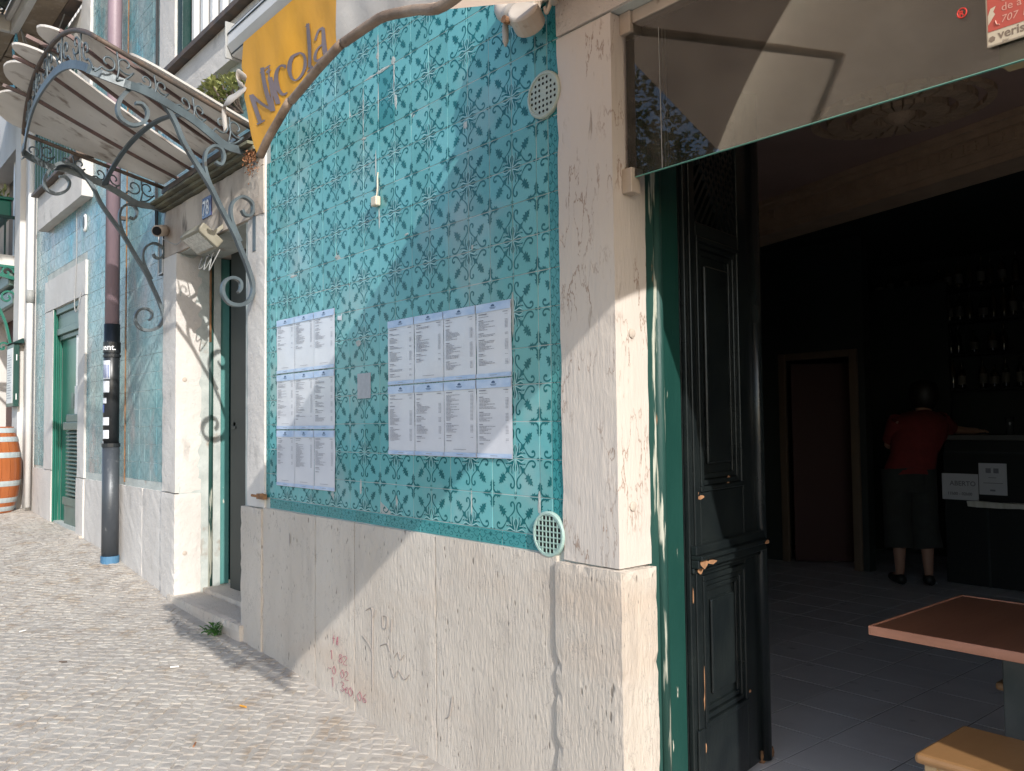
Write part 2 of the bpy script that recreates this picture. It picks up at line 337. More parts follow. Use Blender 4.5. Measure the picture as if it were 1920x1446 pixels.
        return s.add(vs, fs, mi)
    def build(s, name, mats, parent=None, loc=None, smooth=False, bevel=0, seg=2, label=None, cat=None, group=None, kind=None):
        off = Vector(WL[parent.name]) if parent else Vector(loc or (0, 0, 0))
        me = bpy.data.meshes.new(name)
        me.from_pydata([(a - off.x, b - off.y, c - off.z) for a, b, c in s.v], [], s.f)
        mats = mats if isinstance(mats, (list, tuple)) else [mats]
        for m in mats: me.materials.append(MATS[m])
        if len(mats) > 1: me.polygons.foreach_set('material_index', s.m)
        if smooth: me.polygons.foreach_set('use_smooth', [True] * len(me.polygons))
        me.update()
        o = bpy.data.objects.new(name, me); C.objects.link(o)
        if parent: o.parent = parent
        else: o.location = off
        WL[o.name] = tuple(off)
        if bevel:
            b = o.modifiers.new('bevel', 'BEVEL'); b.width = bevel; b.segments = seg; b.limit_method = 'ANGLE'; b.angle_limit = R(40)
        tag(o, label, cat, group, kind)
        return o
def tag(o, label=None, cat=None, group=None, kind=None):
    if label: o['label'] = label
    if cat: o['category'] = cat
    if group: o['group'] = group
    if kind: o['kind'] = kind
    return o
def thing(name, label, cat, loc, group=None, kind=None):
    o = bpy.data.objects.new(name, None); C.objects.link(o); o.location = loc; o.empty_display_size = .1
    WL[o.name] = tuple(loc); return tag(o, label, cat, group, kind)
def inst(name, me, parent, loc):
    o = bpy.data.objects.new(name, me); C.objects.link(o); o.parent = parent
    w = WL[parent.name]; o.location = (loc[0] - w[0], loc[1] - w[1], loc[2] - w[2]); WL[o.name] = tuple(loc); return o
def smooth_path(P, n=5):
    P = [Vector(p) for p in P]; out = []
    for i in range(len(P) - 1):
        p0 = P[max(i - 1, 0)]; p1 = P[i]; p2 = P[i + 1]; p3 = P[min(i + 2, len(P) - 1)]
        for k in range(n):
            t = k / n
            out.append(.5 * ((2 * p1) + (p2 - p0) * t + (2 * p0 - 5 * p1 + 4 * p2 - p3) * t * t + (3 * p1 - p0 - 3 * p2 + p3) * t ** 3))
    out.append(P[-1]); return out
def text_mesh(body, size, shear=0.0, bold=0.0):
    cu = bpy.data.curves.new('lettering', 'FONT'); cu.body = body; cu.size = size; cu.shear = shear; cu.offset = bold; cu.resolution_u = 3
    o = bpy.data.objects.new('lettering', cu); C.objects.link(o)
    dg = bpy.context.evaluated_depsgraph_get(); me = o.evaluated_get(dg).to_mesh()
    vs = [tuple(v.co) for v in me.vertices]; fs = [tuple(p.vertices) for p in me.polygons]
    o.evaluated_get(dg).to_mesh_clear(); bpy.data.objects.remove(o); bpy.data.curves.remove(cu)
    return vs, fs
# ================================================================== GROUND
GZ = [(-400, 9), (-60, .45), (-20, -.68), (-11.5, -.93), (-10.3, -.97), (-8.75, -1.03), (-7.6, -1.10), (-7.0, -1.16), (-6.3, -1.23), (-5, -1.285), (-4.09, -1.35),
      (-3.6, -1.385), (-3, -1.42), (-1.5, -1.455), (1, -1.49), (40, -2.4), (400, -9)]
def gz(x, y=0):
    for (a, za), (b, zb) in zip(GZ, GZ[1:]):
        if x <= b: break
    return za + (zb - za) * (x - a) / (b - a) + .015 * max(y, -5)
def sheet(name, xs, ys, mat, dz=0):
    m = MB(); nx, ny = len(xs), len(ys)
    m.add([(x, y, gz(x, y) + dz) for x in xs for y in ys], [(i * ny + j, (i + 1) * ny + j, (i + 1) * ny + j + 1, i * ny + j + 1) for i in range(nx - 1) for j in range(ny - 1)])
    return m.build(name, mat, kind='structure')
xs = sorted(set([x_ for x_, _z in GZ if abs(x_) < 300] + [-400, -200, -100, -60, -40, -30, -24, -20] + [-18 + .5 * i for i in range(45)] + [6, 10, 20, 40, 80, 200, 400]))
pavement = sheet('pavement', xs, [-4.6, -3, -2, -1.5, -1, -.5, 0.02, .3], 'sand')
sheet('road', xs, [-300, -100, -40, -20, -12, -8, -4.75], 'asphalt', -.14)
m = MB()
kx = [x for x in xs if -60 <= x <= 40]
for a, b in zip(kx, kx[1:]):
    m.add([(x, y, gz(x, -4.7) + z) for x in (a, b) for y in (-4.75, -4.6) for z in (-.3, .004)], [(0, 1, 3, 2), (4, 6, 7, 5), (0, 4, 5, 1), (2, 3, 7, 6), (1, 5, 7, 3), (0, 2, 6, 4)])
m.build('kerb', 'lioz', kind='structure')

def in_view(x, y, z, pad=.06):
    d = Vector((x, y + 2.1015, z)); k = d.dot(_F)
    if k < .3: return False
    return abs(d.dot(_R2) / k) < .605 + pad and abs(d.dot(_U2) / k) < .4557 + pad
def cobble(sz, rnd):
    h = sz / 2; t = []; b = []; hh = rnd.uniform(.0015, .0042)
    for sx, sy in ((-1, -1), (1, -1), (1, 1), (-1, 1)):
        jx, jy = rnd.uniform(-.009, .003), rnd.uniform(-.009, .003)
        X, Y = sx * (h + jx), sy * (h + jy); k = rnd.uniform(.74, .88)
        t.append((X * k, Y * k, hh + rnd.uniform(-.0010, .0010))); b.append((X, Y, hh - rnd.uniform(.0016, .0030))); 
    lo = [(x, y, -.03) for x, y, z in b]
    c = (rnd.uniform(-.006, .006), rnd.uniform(-.006, .006), hh + rnd.uniform(.0, .0020))
    vs = t + b + lo + [c]
    fs = [(0, 1, 12), (1, 2, 12), (2, 3, 12), (3, 0, 12)] + [(4 + i, 4 + (i + 1) % 4, (i + 1) % 4, i) for i in range(4)] + [(8 + i, 8 + (i + 1) % 4, 4 + (i + 1) % 4, 4 + i) for i in range(4)]
    return vs, fs
rc = random.Random(3); sp = .056; cells = []
ca, sa = math.cos(R(43)), math.sin(R(43))
for i in range(-240, 80):
    for j in range(-170, 170):
        u, v = i * sp + .05 * noise.noise(Vector((i * .23, j * .31, 0))), j * sp + .05 * noise.noise(Vector((i * .31, j * .23, 7)))
        u += .028 * math.sin(v * 2.1) + .02 * math.sin(v * 5 + u); v += .03 * math.sin(u * 1.7 + 1)
        x, y = u * ca - v * sa - 5, u * sa + v * ca - .6
        if not (-13.2 < x < -1.6 and -3.2 < y < -.02): continue
        if -6.27 < x < -4.93 and y > -.10: continue
        if not in_view(x, y, gz(x, y), .30): continue
        x += rc.uniform(-.005, .005); y += rc.uniform(-.005, .005)
        cells.append((math.hypot(x, y + 2.1), x, y, in_view(x, y, gz(x, y), -.01)))
cells.sort()
near = [c for c in cells if c[3]][:300]; near_set = set(near)
variants = []
for k in range(14):
    vs, fs = cobble(sp * .97, rc); me = bpy.data.meshes.new('cobble'); me.from_pydata(vs, [], fs); me.materials.append(MATS['cobble']); variants.append(me)
WL[pavement.name] = (0, 0, 0)
for d, x, y, _ in near:
    o = inst('cobblestone', rc.choice(variants), pavement, (x, y, gz(x, y)))
    o.rotation_euler = (rc.uniform(-.04, .04), rc.uniform(-.04, .04) + .01, R(43) + rc.choice((0, 1, 2, 3)) * math.pi / 2 + rc.uniform(-.09, .09))
m = MB()
for c in cells:
    if c in near_set: continue
    _, x, y, _v = c; vs, fs = cobble(sp * .97, rc); a = R(43) + rc.uniform(-.13, .13); q, w = math.cos(a), math.sin(a); z = gz(x, y)
    tx, ty = rc.uniform(-.03, .03), rc.uniform(-.03, .03)
    m.add([(x + p[0] * q - p[1] * w, y + p[0] * w + p[1] * q, z + p[2] + tx * p[0] + ty * p[1]) for p in vs], fs)
m.build('cobblestone_field', 'cobble', pavement, kind='stuff')

# ================================================================== CAFE BUILDING
B = thing('cafe_building', 'cafe building faced with turquoise patterned tiles above a pale stone plinth', 'building', (-4.0, .15, -1.35))
m = MB()
for x0, x1, zs in [(-10.98, -10.0, [(-2, 8)]), (-10.0, -8.95, [(-2, -.97), (1.26, 2.56), (5, 8)]), (-8.95, -6.26, [(-2, 8)]), (-6.26, -6.167, [(-2, 2.56), (5, 8)]),
                   (-6.167, -5.0, [(-2, -1.25), (1.25, 2.56), (5, 8)]), (-5.0, -4.8, [(-2, 2.56), (5, 8)]), (-4.8, -2.012, [(-2, 8)]), (-2.012, .6, [(-2, -1.42), (1.40, 8)]), (.6, 6, [(-2, 8)])]:
    for z0, z1 in zs: m.box(x0, x1, .0014, .30, z0, z1)
m.build('wall', 'grout', B)

# ---- the tile print: one quarter of the flower, corner A at (0,0); drawn as thin raised glaze
def stroke(pts, ws, n=3):
    P = smooth_path([(a, b, 0) for a, b in pts], n); k = len(P); out = []
    W_ = []
    for i in range(len(ws) - 1):
        for t in range(n): W_.append(ws[i] + (ws[i + 1] - ws[i]) * t / n)
    W_.append(ws[-1])
    L, Rr = [], []
    for i, p in enumerate(P):
        t = P[min(i + 1, k - 1)] - P[max(i - 1, 0)]
        if t.length < 1e-9: t = Vector((1, 0, 0))
        t.normalize(); q = Vector((-t.y, t.x, 0)) * W_[i] / 2
        L.append((p.x + q.x, p.y + q.y)); Rr.append((p.x - q.x, p.y - q.y))
    return [[L[i], L[i + 1], Rr[i + 1], Rr[i]] for i in range(k - 1)]
def fan(c, pts, closed=True):
    n = len(pts); return [[c, pts[i], pts[(i + 1) % n]] for i in range(n if closed else n - 1)]
def tile_print():
    dark, pale = [], []
    half_petal = [(.04, 0), (.09, .055), (.13, .050), (.165, .098), (.20, .072), (.245, .105), (.275, .060), (.32, .050), (.41, 0)]
    d1 = fan((.18, 0), half_petal, False)
    d1 += stroke([(.035, .022), (.11, .085), (.20, .142), (.31, .165), (.42, .135)], [.024, .050, .064, .056, .02])
    d1 += stroke([(.25, .415), (.15, .49), (.075, .575), (.05, .67), (.065, .755), (.115, .805), (.175, .80), (.208, .755), (.195, .71), (.165, .70)], [.022, .042, .050, .048, .046, .044, .048, .062, .072, .052])
    d1 += stroke([(.05, .05), (.12, .135), (.19, .20), (.28, .245)], [.022, .044, .054, .03])
    d1 += fan((.045 * .0 + .94, .06 * .0 + .905), [(.945 + .036 * math.cos(a) - .014 * math.sin(a) * 2, .895 + .052 * math.sin(a)) for a in [i * math.pi / 4 for i in range(8)]])
    d1 += fan((.965, .72), [(1, .86), (.965, .84), (.925, .86), (.945, .79), (.885, .79), (.935, .72), (.90, .69), (.955, .67), (.965, .63), (1, .58)], False) + [[(.965, .72), (1, .57), (1, .86)]]
    d1 += [[(.985, .015), (.94, .055), (.88, 0)], [(.985, .015), (.88, 0), (1, 0)]]
    p1 = stroke([(.03, .03), (.13, .055), (.23, .09), (.32, .075), (.385, .02)], [.022, .030, .028, .022, .014])
    p1 += stroke([(.16, .165), (.24, .185), (.33, .17), (.40, .22)], [.012, .014, .014, .008])
    p1 += [[(0, 0), (.05, 0), (.03, .02), (0, .05)]]
    for q in d1: dark.append(q); dark.append([(b, a) for a, b in q])
    for q in p1: pale.append(q); pale.append([(b, a) for a, b in q])
    dark += fan((.325, .325), [(.235, .235), (.255, .34), (.25, .43), (.325, .382), (.445, .445), (.382, .325), (.43, .25), (.34, .255)])
    lf = [(-.18, 0), (-.12, .024), (-.135, .100), (-.075, .040), (-.05, .125), (.0, .045), (.05, .105), (.075, .035), (.115, .065), (.13, .018), (.20, 0)]
    lf = lf + [(a, -b) for a, b in lf[-2:0:-1]]
    s2 = math.sqrt(.5)
    dark += fan((.565, .565), [(.565 + (a - b) * s2 * 1.12, .565 + (a + b) * s2 * 1.12) for a, b in lf])
    return dark, pale
DK, PL = tile_print()
def clipx(poly, a, b):
    for val, sg in ((a, 1), (b, -1)):
        out = []
        for i in range(len(poly)):
            p, q = poly[i - 1], poly[i]; ip, iq = (p[0] - val) * sg >= -1e-9, (q[0] - val) * sg >= -1e-9
            if ip != iq:
                t = (val - p[0]) / (q[0] - p[0]); out.append((val, p[1] + (q[1] - p[1]) * t))
            if iq: out.append(q)
        poly = out
        if len(poly) < 3: return []
    return poly
T = .14; GX, GZ0 = -2.46388, 1.5448
def tile_geo(mb, x0, x1, z, k, mrow, y=0.0, gap=.0011, prt=True, simple=False):
    """one tile of column k (cell from GX+k*T) cut to x0..x1, row bottom z; corner A on even grid lines"""
    cx = GX + k * T; a, b = x0 + gap, x1 - gap; z0, z1 = z + gap, z + T - gap; e = .0012
    mb.add([(a, y + .008, z0), (b, y + .008, z0), (b, y + .008, z1), (a, y + .008, z1), (a, y + e, z0), (b, y + e, z0), (b, y + e, z1), (a, y + e, z1),
            (a + e, y, z0 + e), (b - e, y, z0 + e), (b - e, y, z1 - e), (a + e, y, z1 - e)],
           [(8, 9, 10, 11), (4, 5, 9, 8), (5, 6, 10, 9), (6, 7, 11, 10), (7, 4, 8, 11), (0, 1, 5, 4), (1, 2, 6, 5), (2, 3, 7, 6), (3, 0, 4, 7)], 0)
    if not prt: return
    fx, fz = (k % 2 != 0), (mrow % 2 != 0)
    for polys, mi, dy in ((DK, 1, -.0003), (PL, 2, -.0009)):
        if simple and mi == 2: continue
        for qi, q in enumerate(polys):
            dq = dy - qi * 3.5e-6
            w = [((1 - u) if fx else u, (1 - v) if fz else v) for u, v in q]
            lo, hi = (a + e - cx) / T, (b - e - cx) / T; g = (gap + e) / T
            w = [(u, min(max(v, g), 1 - g)) for u, v in w]
            if min(p[0] for p in w) < lo or max(p[0] for p in w) > hi: w = clipx(w, lo, hi)
            if len(w) >= 3: mb.add([(cx + u * T, y + dq, z + v * T) for u, v in w], [tuple(range(len(w)))], mi)
tile_cache = {}
rt = random.Random(11)
def put_tile(k, mrow, x0, x1):
    z = GZ0 + mrow * T; cx = GX + k * T; full = x0 <= cx + 1e-6 and x1 >= cx + T - 1e-6
    key = (k % 2, mrow % 2, round(x0 - cx, 4), round(x1 - cx, 4))
    if key not in tile_cache:
        mb = MB(); tile_geo(mb, x0, x1, z, k, mrow)
        me = bpy.data.meshes.new('tile'); me.from_pydata([(p[0] - cx - T / 2, p[1], p[2] - z - T / 2) for p in mb.v], [], mb.f)
        for mn in ('glaze', 'glaze_print', 'glaze_pale'): me.materials.append(MATS[mn])
        me.polygons.foreach_set('material_index', mb.m); tile_cache[key] = me
    me = tile_cache[key]
    if (k, mrow) in DARK_TILES:
        me = me.copy(); me.materials[0] = MATS['glaze_dark']
    o = inst('tile', me, B, (cx + T / 2, rt.uniform(-.0006, .0006), z + T / 2))
    o.rotation_euler = (rt.gauss(0, .005), rt.gauss(0, .003), rt.gauss(0, .006))
DARK_TILES = {(-7, 0), (-7, -1)}
XL, XR = -4.648, -2.258
rest = MB(); ntile = 0
kmin, kmax = math.floor((XL - GX) / T), math.floor((XR - GX) / T)
for mrow in range(-14, 5):
    for k in range(kmin, kmax + 1):
        x0, x1 = max(GX + k * T, XL), min(GX + (k + 1) * T, XR)
        if x1 - x0 < .012: continue
        if mrow <= 1 and ntile < 300: put_tile(k, mrow, x0, x1); ntile += 1
        else: tile_geo(rest, x0, x1, GZ0 + mrow * T, k, mrow)
rest.build('tile_field', ['glaze', 'glaze_print', 'glaze_pale'], B, kind='stuff')

# border tiles, seven centimetres wide, with a running scroll
def border_mesh(L, w):
    mb = MB(); g = .001; e = .0012
    mb.add([(g, .008, g), (L - g, .008, g), (L - g, .008, w - g), (g, .008, w - g), (g, e, g), (L - g, e, g), (L - g, e, w - g), (g, e, w - g), (g + e, 0, g + e), (L - g - e, 0, g + e), (L - g - e, 0, w - g - e), (g + e, 0, w - g - e)],
           [(8, 9, 10, 11), (4, 5, 9, 8), (5, 6, 10, 9), (6, 7, 11, 10), (7, 4, 8, 11), (0, 1, 5, 4), (1, 2, 6, 5), (2, 3, 7, 6), (3, 0, 4, 7)], 0)
    D = []
    for sg in (1, -1):
        f = lambda p: (.5 + sg * p[0], p[1])
        D += [[f(p) for p in q] for q in stroke([(0.02, .30), (.09, .18), (.17, .22), (.19, .38), (.13, .44), (.10, .37)], [.02, .028, .03, .03, .03, .04])]
        D += [[f(p) for p in q] for q in stroke([(.06, .70), (.14, .62), (.24, .66), (.29, .80), (.24, .88), (.20, .80)], [.02, .028, .03, .03, .03, .04])]
        D += [[f(p) for p in q] for q in stroke([(.22, .60), (.30, .42), (.38, .36), (.46, .44), (.50, .62)], [.02, .03, .032, .03, .02])]
        D += [[f(p) for p in q] for q in stroke([(.36, .80), (.40, .88), (.47, .84), (.5, .72)], [.03, .03, .028, .02])]
        D += [[f((.36, .2)), f((.42, .12)), f((.46, .2)), f((.42, .29))]]
    D += fan((.5, .62), [(.5, .88), (.465, .74), (.43, .78), (.455, .62), (.5, .50), (.545, .62), (.57, .78), (.535, .74)])
    D += [[(.475, .12), (.5, .08), (.525, .12), (.5, .17)]]
    for qi, q in enumerate(D): mb.add([(u * L, -.0003 - qi * 3.5e-6, v * w) for u, v in q], [tuple(range(len(q)))], 1)
    me = bpy.data.meshes.new('border_tile'); me.from_pydata(mb.v, [], mb.f)
    for mn in ('glaze_border', 'glaze_print'): me.materials.append(MATS[mn])
    me.polygons.foreach_set('material_index', mb.m); return me
bw = .0585; bm_ = border_mesh(T, bw)
x = XL
while x < XR - .01:
    o = inst('border_tile', bm_, B, (x, rt.uniform(-.0008, .0004), -.4152 - bw)); 
    if x + T > XR: o.scale.x = (XR - x) / T
    x += T
for side, xx in ((1, XR), (-1, XL)):
    for i in range(14):
        o = inst('border_tile', bm_, B, (xx + (bw if side > 0 else 0), rt.uniform(-.0008, .0004), -.4152 + i * T))
        o.rotation_euler = (0, R(-90), 0)
        if side < 0: o.scale.z = .9
# old, weathered tiles on the rest of the front
old = MB(); ro = random.Random(5)
def old_field(x0, x1, z0, z1):
    for mrow in range(math.floor((z0 - GZ0) / T), math.ceil((z1 - GZ0) / T)):
        zb = GZ0 + mrow * T
        if zb < z0 - .075 or zb + T > z1 + .075: continue
        for k in range(math.floor((x0 - GX) / T), math.ceil((x1 - GX) / T)):
            a, b = max(GX + k * T, x0), min(GX + (k + 1) * T, x1)
            if b - a < .015: continue
            tile_geo(old, a, b, zb, k, mrow, y=ro.uniform(-.001, .001), gap=.0012, simple=True)
for q in [(-8.72, -6.50, -.475, 2.26), (-6.50, -4.72, 1.68, 2.28), (-10.95, -10.40, -.42, 2.25), (-10.40, -8.70, 1.62, 2.22), (-8.72, -6.62, 2.28, 4.6), (-10.95, -10.4, 2.28, 4.4)]:
    old_field(*q)
old.build('weathered_tile_field', ['glaze_old', 'glaze_old_print', 'glaze_pale'], B, kind='stuff')

# loose grout repairs on the panel
m = MB(); rg = random.Random(4)
def smear(x, z, w, h, seed):
    r = random.Random(seed); n = 11
    pts = [(x + math.cos(i / n * 6.283) * w * r.uniform(.55, 1), z + math.sin(i / n * 6.283) * h * r.uniform(.55, 1)) for i in range(n)]
    m = MB(); m.add([(x, -.0022, z)] + [(a, -.0006, b) for a, b in pts], [(0, i + 1, (i + 1) % n + 1) for i in range(n)]); m.build('grout_patch', 'grout', B)
for i, (a, b, w, h) in enumerate([(-3.444, 1.79, .006, .12), (-3.444, 1.545, .006, .11), (-3.584, 1.50, .007, .20), (-3.51, 1.685, .07, .008), (-3.40, 1.685, .09, .010), (-3.304, 1.61, .007, .12), (-3.31, 1.70, .022, .022),
        (-3.45, 1.77, .02, .02), (-3.29, 1.50, .016, .05), (-3.58, 1.40, .03, .008), (-3.47, 1.25, .007, .09), (-3.45, 1.13, .012, .06), (-3.44, .98, .010, .06), (-2.76, 1.24, .018, .022), (-2.72, .72, .012, .014),
        (-4.35, .83, .05, .010), (-3.86, .86, .03, .010), (-4.0, .55, .02, .006), (-3.62, -.30, .012, .05), (-3.30, -.35, .012, .05), (-2.74, -.33, .005, .08), (-2.33, -.30, .012, .06), (-3.90, -.36, .02, .03), (-2.30, -.42, .03, .02), (-2.47, .42, .012, .10), (-4.1, -.17, .012, .02), (-3.2, .86, .03, .012), (-3.64, .40, .03, .02)]):
    smear(a, b, w, h, i)

# ---- stonework
def stone(name, mat, *a, **k):
    mb = MB(); mb.rough(*a, **k); return mb.build(name, mat, B, smooth=False)
for i, (a, b) in enumerate([(-4.718, -4.072), (-4.068, -3.665), (-3.661, -2.982), (-2.978, -2.228)]):
    stone('plinth_slab', 'lioz', a, b, -.0135, .05, -1.75, -.4755, step=.04, amp=.0016, chip=.0025, seed=i + 1)
stone('pilaster', 'lioz_smooth', -2.1985, -1.928, -.010, .155, -.489, 1.396, step=.06, amp=.0012, chip=.004, seed=9)
stone('pilaster_base', 'lioz', -2.228, -1.906, -.028, .157, -1.75, -.492, step=.035, amp=.002, chip=.008, seed=12)
stone('lintel_block', 'plaster_rough', -2.198, -1.60, -.014, .25, 1.402, 2.15, step=.08, amp=.003, chip=.005, seed=15)
stone('lintel_block', 'lioz_smooth', -1.595, .8, -.012, .25, 1.402, 1.80, step=.1, amp=.002, chip=.005, seed=16)
stone('pilaster', 'lioz_pale', -4.945, -4.7005, -.014, .30, -.478, 1.66, step=.06, amp=.002, chip=.005, seed=21)
stone('pilaster_base', 'lioz', -5.012, -4.7185, -.026, .30, -1.75, -.481, step=.035, amp=.0018, chip=.006, seed=22)
stone('pilaster', 'lioz_pale', -6.448, -6.165, -.030, .158, -.474, 1.252, step=.06, amp=.002, chip=.005, seed=25)
stone('pilaster_base', 'lioz_pale', -6.47, -6.158, -.036, .158, -1.75, -.477, step=.035, amp=.002, chip=.007, seed=26)
stone('lintel', 'lioz_dirty', -6.455, -4.703, -.022, .46, 1.255, 1.60, step=.07, amp=.003, chip=.006, seed=28)
m = MB()
for z0, z1, d in ((1.602, 1.625, .05), (1.625, 1.65, .085), (1.65, 1.672, .12)): m.rough(-6.50 - d * .3, -4.705, -d, .2, z0, z1, step=.08, amp=.003, chip=.006, seed=30)
m.build('door_cornice', 'mossy_stone', B)
for i, (a, b) in enumerate([(-6.95, -6.475), (-7.72, -6.955), (-8.70, -7.725)]):
    stone('plinth_slab', 'lioz_pale', a, b, -.016, .05, -1.75, -.4757, step=.07, amp=.003, chip=.005, seed=40 + i)
stone('plinth_slab', 'lioz_pale', -10.95, -10.38, -.016, .05, -1.75, -.44, step=.08, amp=.003, chip=.005, seed=44)
stone('string_course', 'lioz_pale', -6.36, -4.68, -.06, .02, 2.30, 2.545, step=.08, amp=.003, chip=.006, seed=46)
stone('string_course', 'lioz_pale', -4.675, 3.0, -.06, .02, 2.42, 2.545, step=.12, amp=.003, chip=.006, seed=47)
stone('string_course', 'lioz_pale', -10.42, -8.55, -.10, .02, 2.17, 2.545, step=.1, amp=.003, chip=.006, seed=48)
MB().box(-6.40, 3, -.12, .02, 2.549, 2.585).build('ledge_capping', 'iron_rust', B)
MB().box(-10.46, -8.5, -.16, .02, 2.549, 2.58).build('ledge_capping', 'iron_rust', B)
# thresholds
stone('door_step', 'lioz', -6.26, -4.96, -.055, .17, -1.65, -1.188, step=.04, amp=.003, chip=.010, seed=50)
stone('threshold', 'lioz', -6.20, -4.98, .172, .40, -1.60, -1.160, step=.06, amp=.003, chip=.006, seed=51)
stone('threshold', 'lioz', -1.90, .6, -.02, .34, -1.75, -1.405, step=.06, amp=.003, chip=.006, seed=52)

# ---- cafe doorway: timber frame and the open leaf
fr = MB()
fr.box(-2.0, -1.944, .1575, .212, -1.404, 1.396, 0); fr.box(-2.0, -1.962, .256, .372, -1.404, 1.396, 1)
fr.box(-2.0, -1.985, .2125, .2555, -1.404, 1.396, 1); f_ = fr.build('door_frame', ['green_peel', 'green_paint'], B, bevel=.003)
MB().tube([(-1.952, .234, -1.404), (-1.952, .234, 1.396)], .022, 12).build('bead', 'green_peel', f_, smooth=True)
HX, HY = -1.948, .390
DR = Vector((-.17, .985, 0)).normalized(); DN = Vector((DR.y, -DR.x, 0))
def LP(s, z, d=0): p = Vector((HX, HY, 0)) + DR * s + DN * d; return (p.x, p.y, z)
def lbox(mb, s0, s1, z0, z1, d0, d1, mi=0):
    mb.add([LP(s0, z0, d0), LP(s1, z0, d0), LP(s1, z0, d1), LP(s0, z0, d1), LP(s0, z1, d0), LP(s1, z1, d0), LP(s1, z1, d1), LP(s0, z1, d1)],
           [(0, 1, 2, 3), (7, 6, 5, 4), (4, 5, 1, 0), (5, 6, 2, 1), (6, 7, 3, 2), (7, 4, 0, 3)], mi)
m = MB(); lbox(m, 0, .64, -1.395, 1.385, -.05, -.022)
leaf = m.build('door_leaf', 'black_paint', B, bevel=.002)
tag(leaf, 'black painted panelled door leaf standing open into the cafe')
for s0, s1, z0, z1 in [(0, .088, -1.394, 1.384), (.455, .64, -1.394, 1.384), (.089, .454, -1.394, -1.13), (.089, .454, -.575, -.265), (.089, .454, .70, .755), (.089, .454, 1.22, 1.384)]:
    m = MB(); lbox(m, s0, s1, z0, z1, -.0215, 0); m.build('rail' if s1 - s0 > .3 else 'stile', 'black_paint', leaf, bevel=.004)
for z0, z1, nm in ((-1.13, -.575, 'panel'), (-.265, .70, 'panel')):
    m = MB()
    for k, (ins, d) in enumerate(((.0, .006), (.022, -.004), (.045, -.012))):
        for s0, s1, a, b in ((.089 + ins, .454 - ins, z0 + ins, z0 + ins + .02), (.089 + ins, .454 - ins, z1 - ins - .02, z1 - ins), (.089 + ins, .109 + ins, z0 + ins + .02, z1 - ins - .02), (.434 - ins, .454 - ins, z0 + ins + .02, z1 - ins - .02)):
            lbox(m, s0, s1, a, b, -.021, d)
    m.build('panel_moulding', 'black_paint', leaf, bevel=.003)
    m = MB(); lbox(m, .175, .368, z0 + .10, z1 - .10, -.021, -.006); m.build('panel', 'black_paint', leaf, bevel=.012)
m = MB()
for a, b, d in ((-.555, -.535, .014), (-.535, -.505, .034), (-.505, -.488, .048), (-.488, -.455, .026)): lbox(m, .0, .60, a, b, 0, d)
m.build('ledge_moulding', 'black_paint', leaf, bevel=.004)
m = MB(); m.tube([LP(.60, -1.394, .004), LP(.60, 1.384, .004)], .026, 14); m.build('astragal', 'black_paint', leaf, smooth=True)
m = MB(); lbox(m, .02, .068, -1.39, -1.12, 0, .012); lbox(m, .03, .058, -1.12, 1.36, 0, .008); m.build('cover_strip', 'black_paint', leaf, bevel=.004)
m = MB()
for i in range(9):
    for sg in (1, -1):
        a0 = .10 + i * .043 - .12; pts = []
        s_a, s_b = a0, a0 + .36
        if sg < 0: s_a, s_b = s_b, s_a
        za, zb = .76, 1.215; 
        # clip to panel
        def at(s): return za + (zb - za) * (s - s_a) / (s_b - s_a)
        lo, hi = max(min(s_a, s_b), .092), min(max(s_a, s_b), .452)
        if hi - lo > .02: m.bar([LP(lo, at(lo), -.014), LP(hi, at(hi), -.014)], DN, .012, .013)
m.build('lattice', 'black_paint', leaf)
rp = random.Random(2); m = MB()
for s, z, w, h, d in [(.035, -.515, .045, .028, .0345), (.10, -.52, .07, .012, .0345), (.045, -.545, .03, .02, .0145), (.56, -.50, .035, .012, .049), (.012, -.64, .007, .05, .001), (.085, -.95, .006, .07, .001), (.082, -1.03, .008, .05, .001), (.08, -.285, .05, .012, .001), (.33, -.23, .03, .022, -.0055), (.06, -.27, .02, .012, .001), (.47, -1.09, .02, .01, .001), (.085, -1.20, .012, .03, .001)]:
    n = 9; P = [(s + math.cos(i / n * 6.283) * w * rp.uniform(.4, .8), z + math.sin(i / n * 6.283) * h * rp.uniform(.4, .9)) for i in range(n)]
    m = MB(); m.add([LP(a, b, d + .0008) for a, b in P], [tuple(range(n))]); m.build('paint_chip', 'bare_wood', leaf)
m = MB(); m.rough(HX - .15, HX - .09, HY + .55, HY + .66, -1.408, -1.35, step=.02, amp=.012, chip=.012, seed=3); m.build('door_stop', 'rust', leaf)

# ---- side doorway with its dark door
fr = MB(); fr.box(-6.25, -6.172, .1595, .205, -1.158, 1.25, 0); fr.box(-6.25, -6.184, .252, .372, -1.158, 1.25, 1)
fr.box(-6.25, -6.20, .2055, .2515, -1.158, 1.25, 1); f1 = fr.build('door_frame', ['green_peel', 'green_old'], B, bevel=.003)
MB().tube([(-6.178, .229, -1.158), (-6.178, .229, 1.25)], .021, 10).build('bead', 'green_peel', f1, smooth=True)
MB().tube([(-6.165, .222, .62), (-6.165, .222, 1.2)], .010, 8).build('hinge_rod', 'rust', f1, smooth=True)
d1 = MB().box(-6.20, -5.0, .373, .41, -1.13, 1.25).build('door_leaf', 'door_dark', B)
tag(d1, 'closed door deep in the side doorway, its darkness put into the colour')
for x0, x1, z0, z1 in [(-6.0, -5.86, -1.12, 1.24), (-5.52, -5.40, -1.12, 1.24), (-5.86, -5.52, -1.12, -.95), (-5.86, -5.52, -.30, -.10), (-5.86, -5.52, 1.02, 1.24)]:
    MB().box(x0, x1, .352, .3725, z0, z1).build('rail' if x1 - x0 > .2 else 'stile', 'door_dark', d1, bevel=.004)
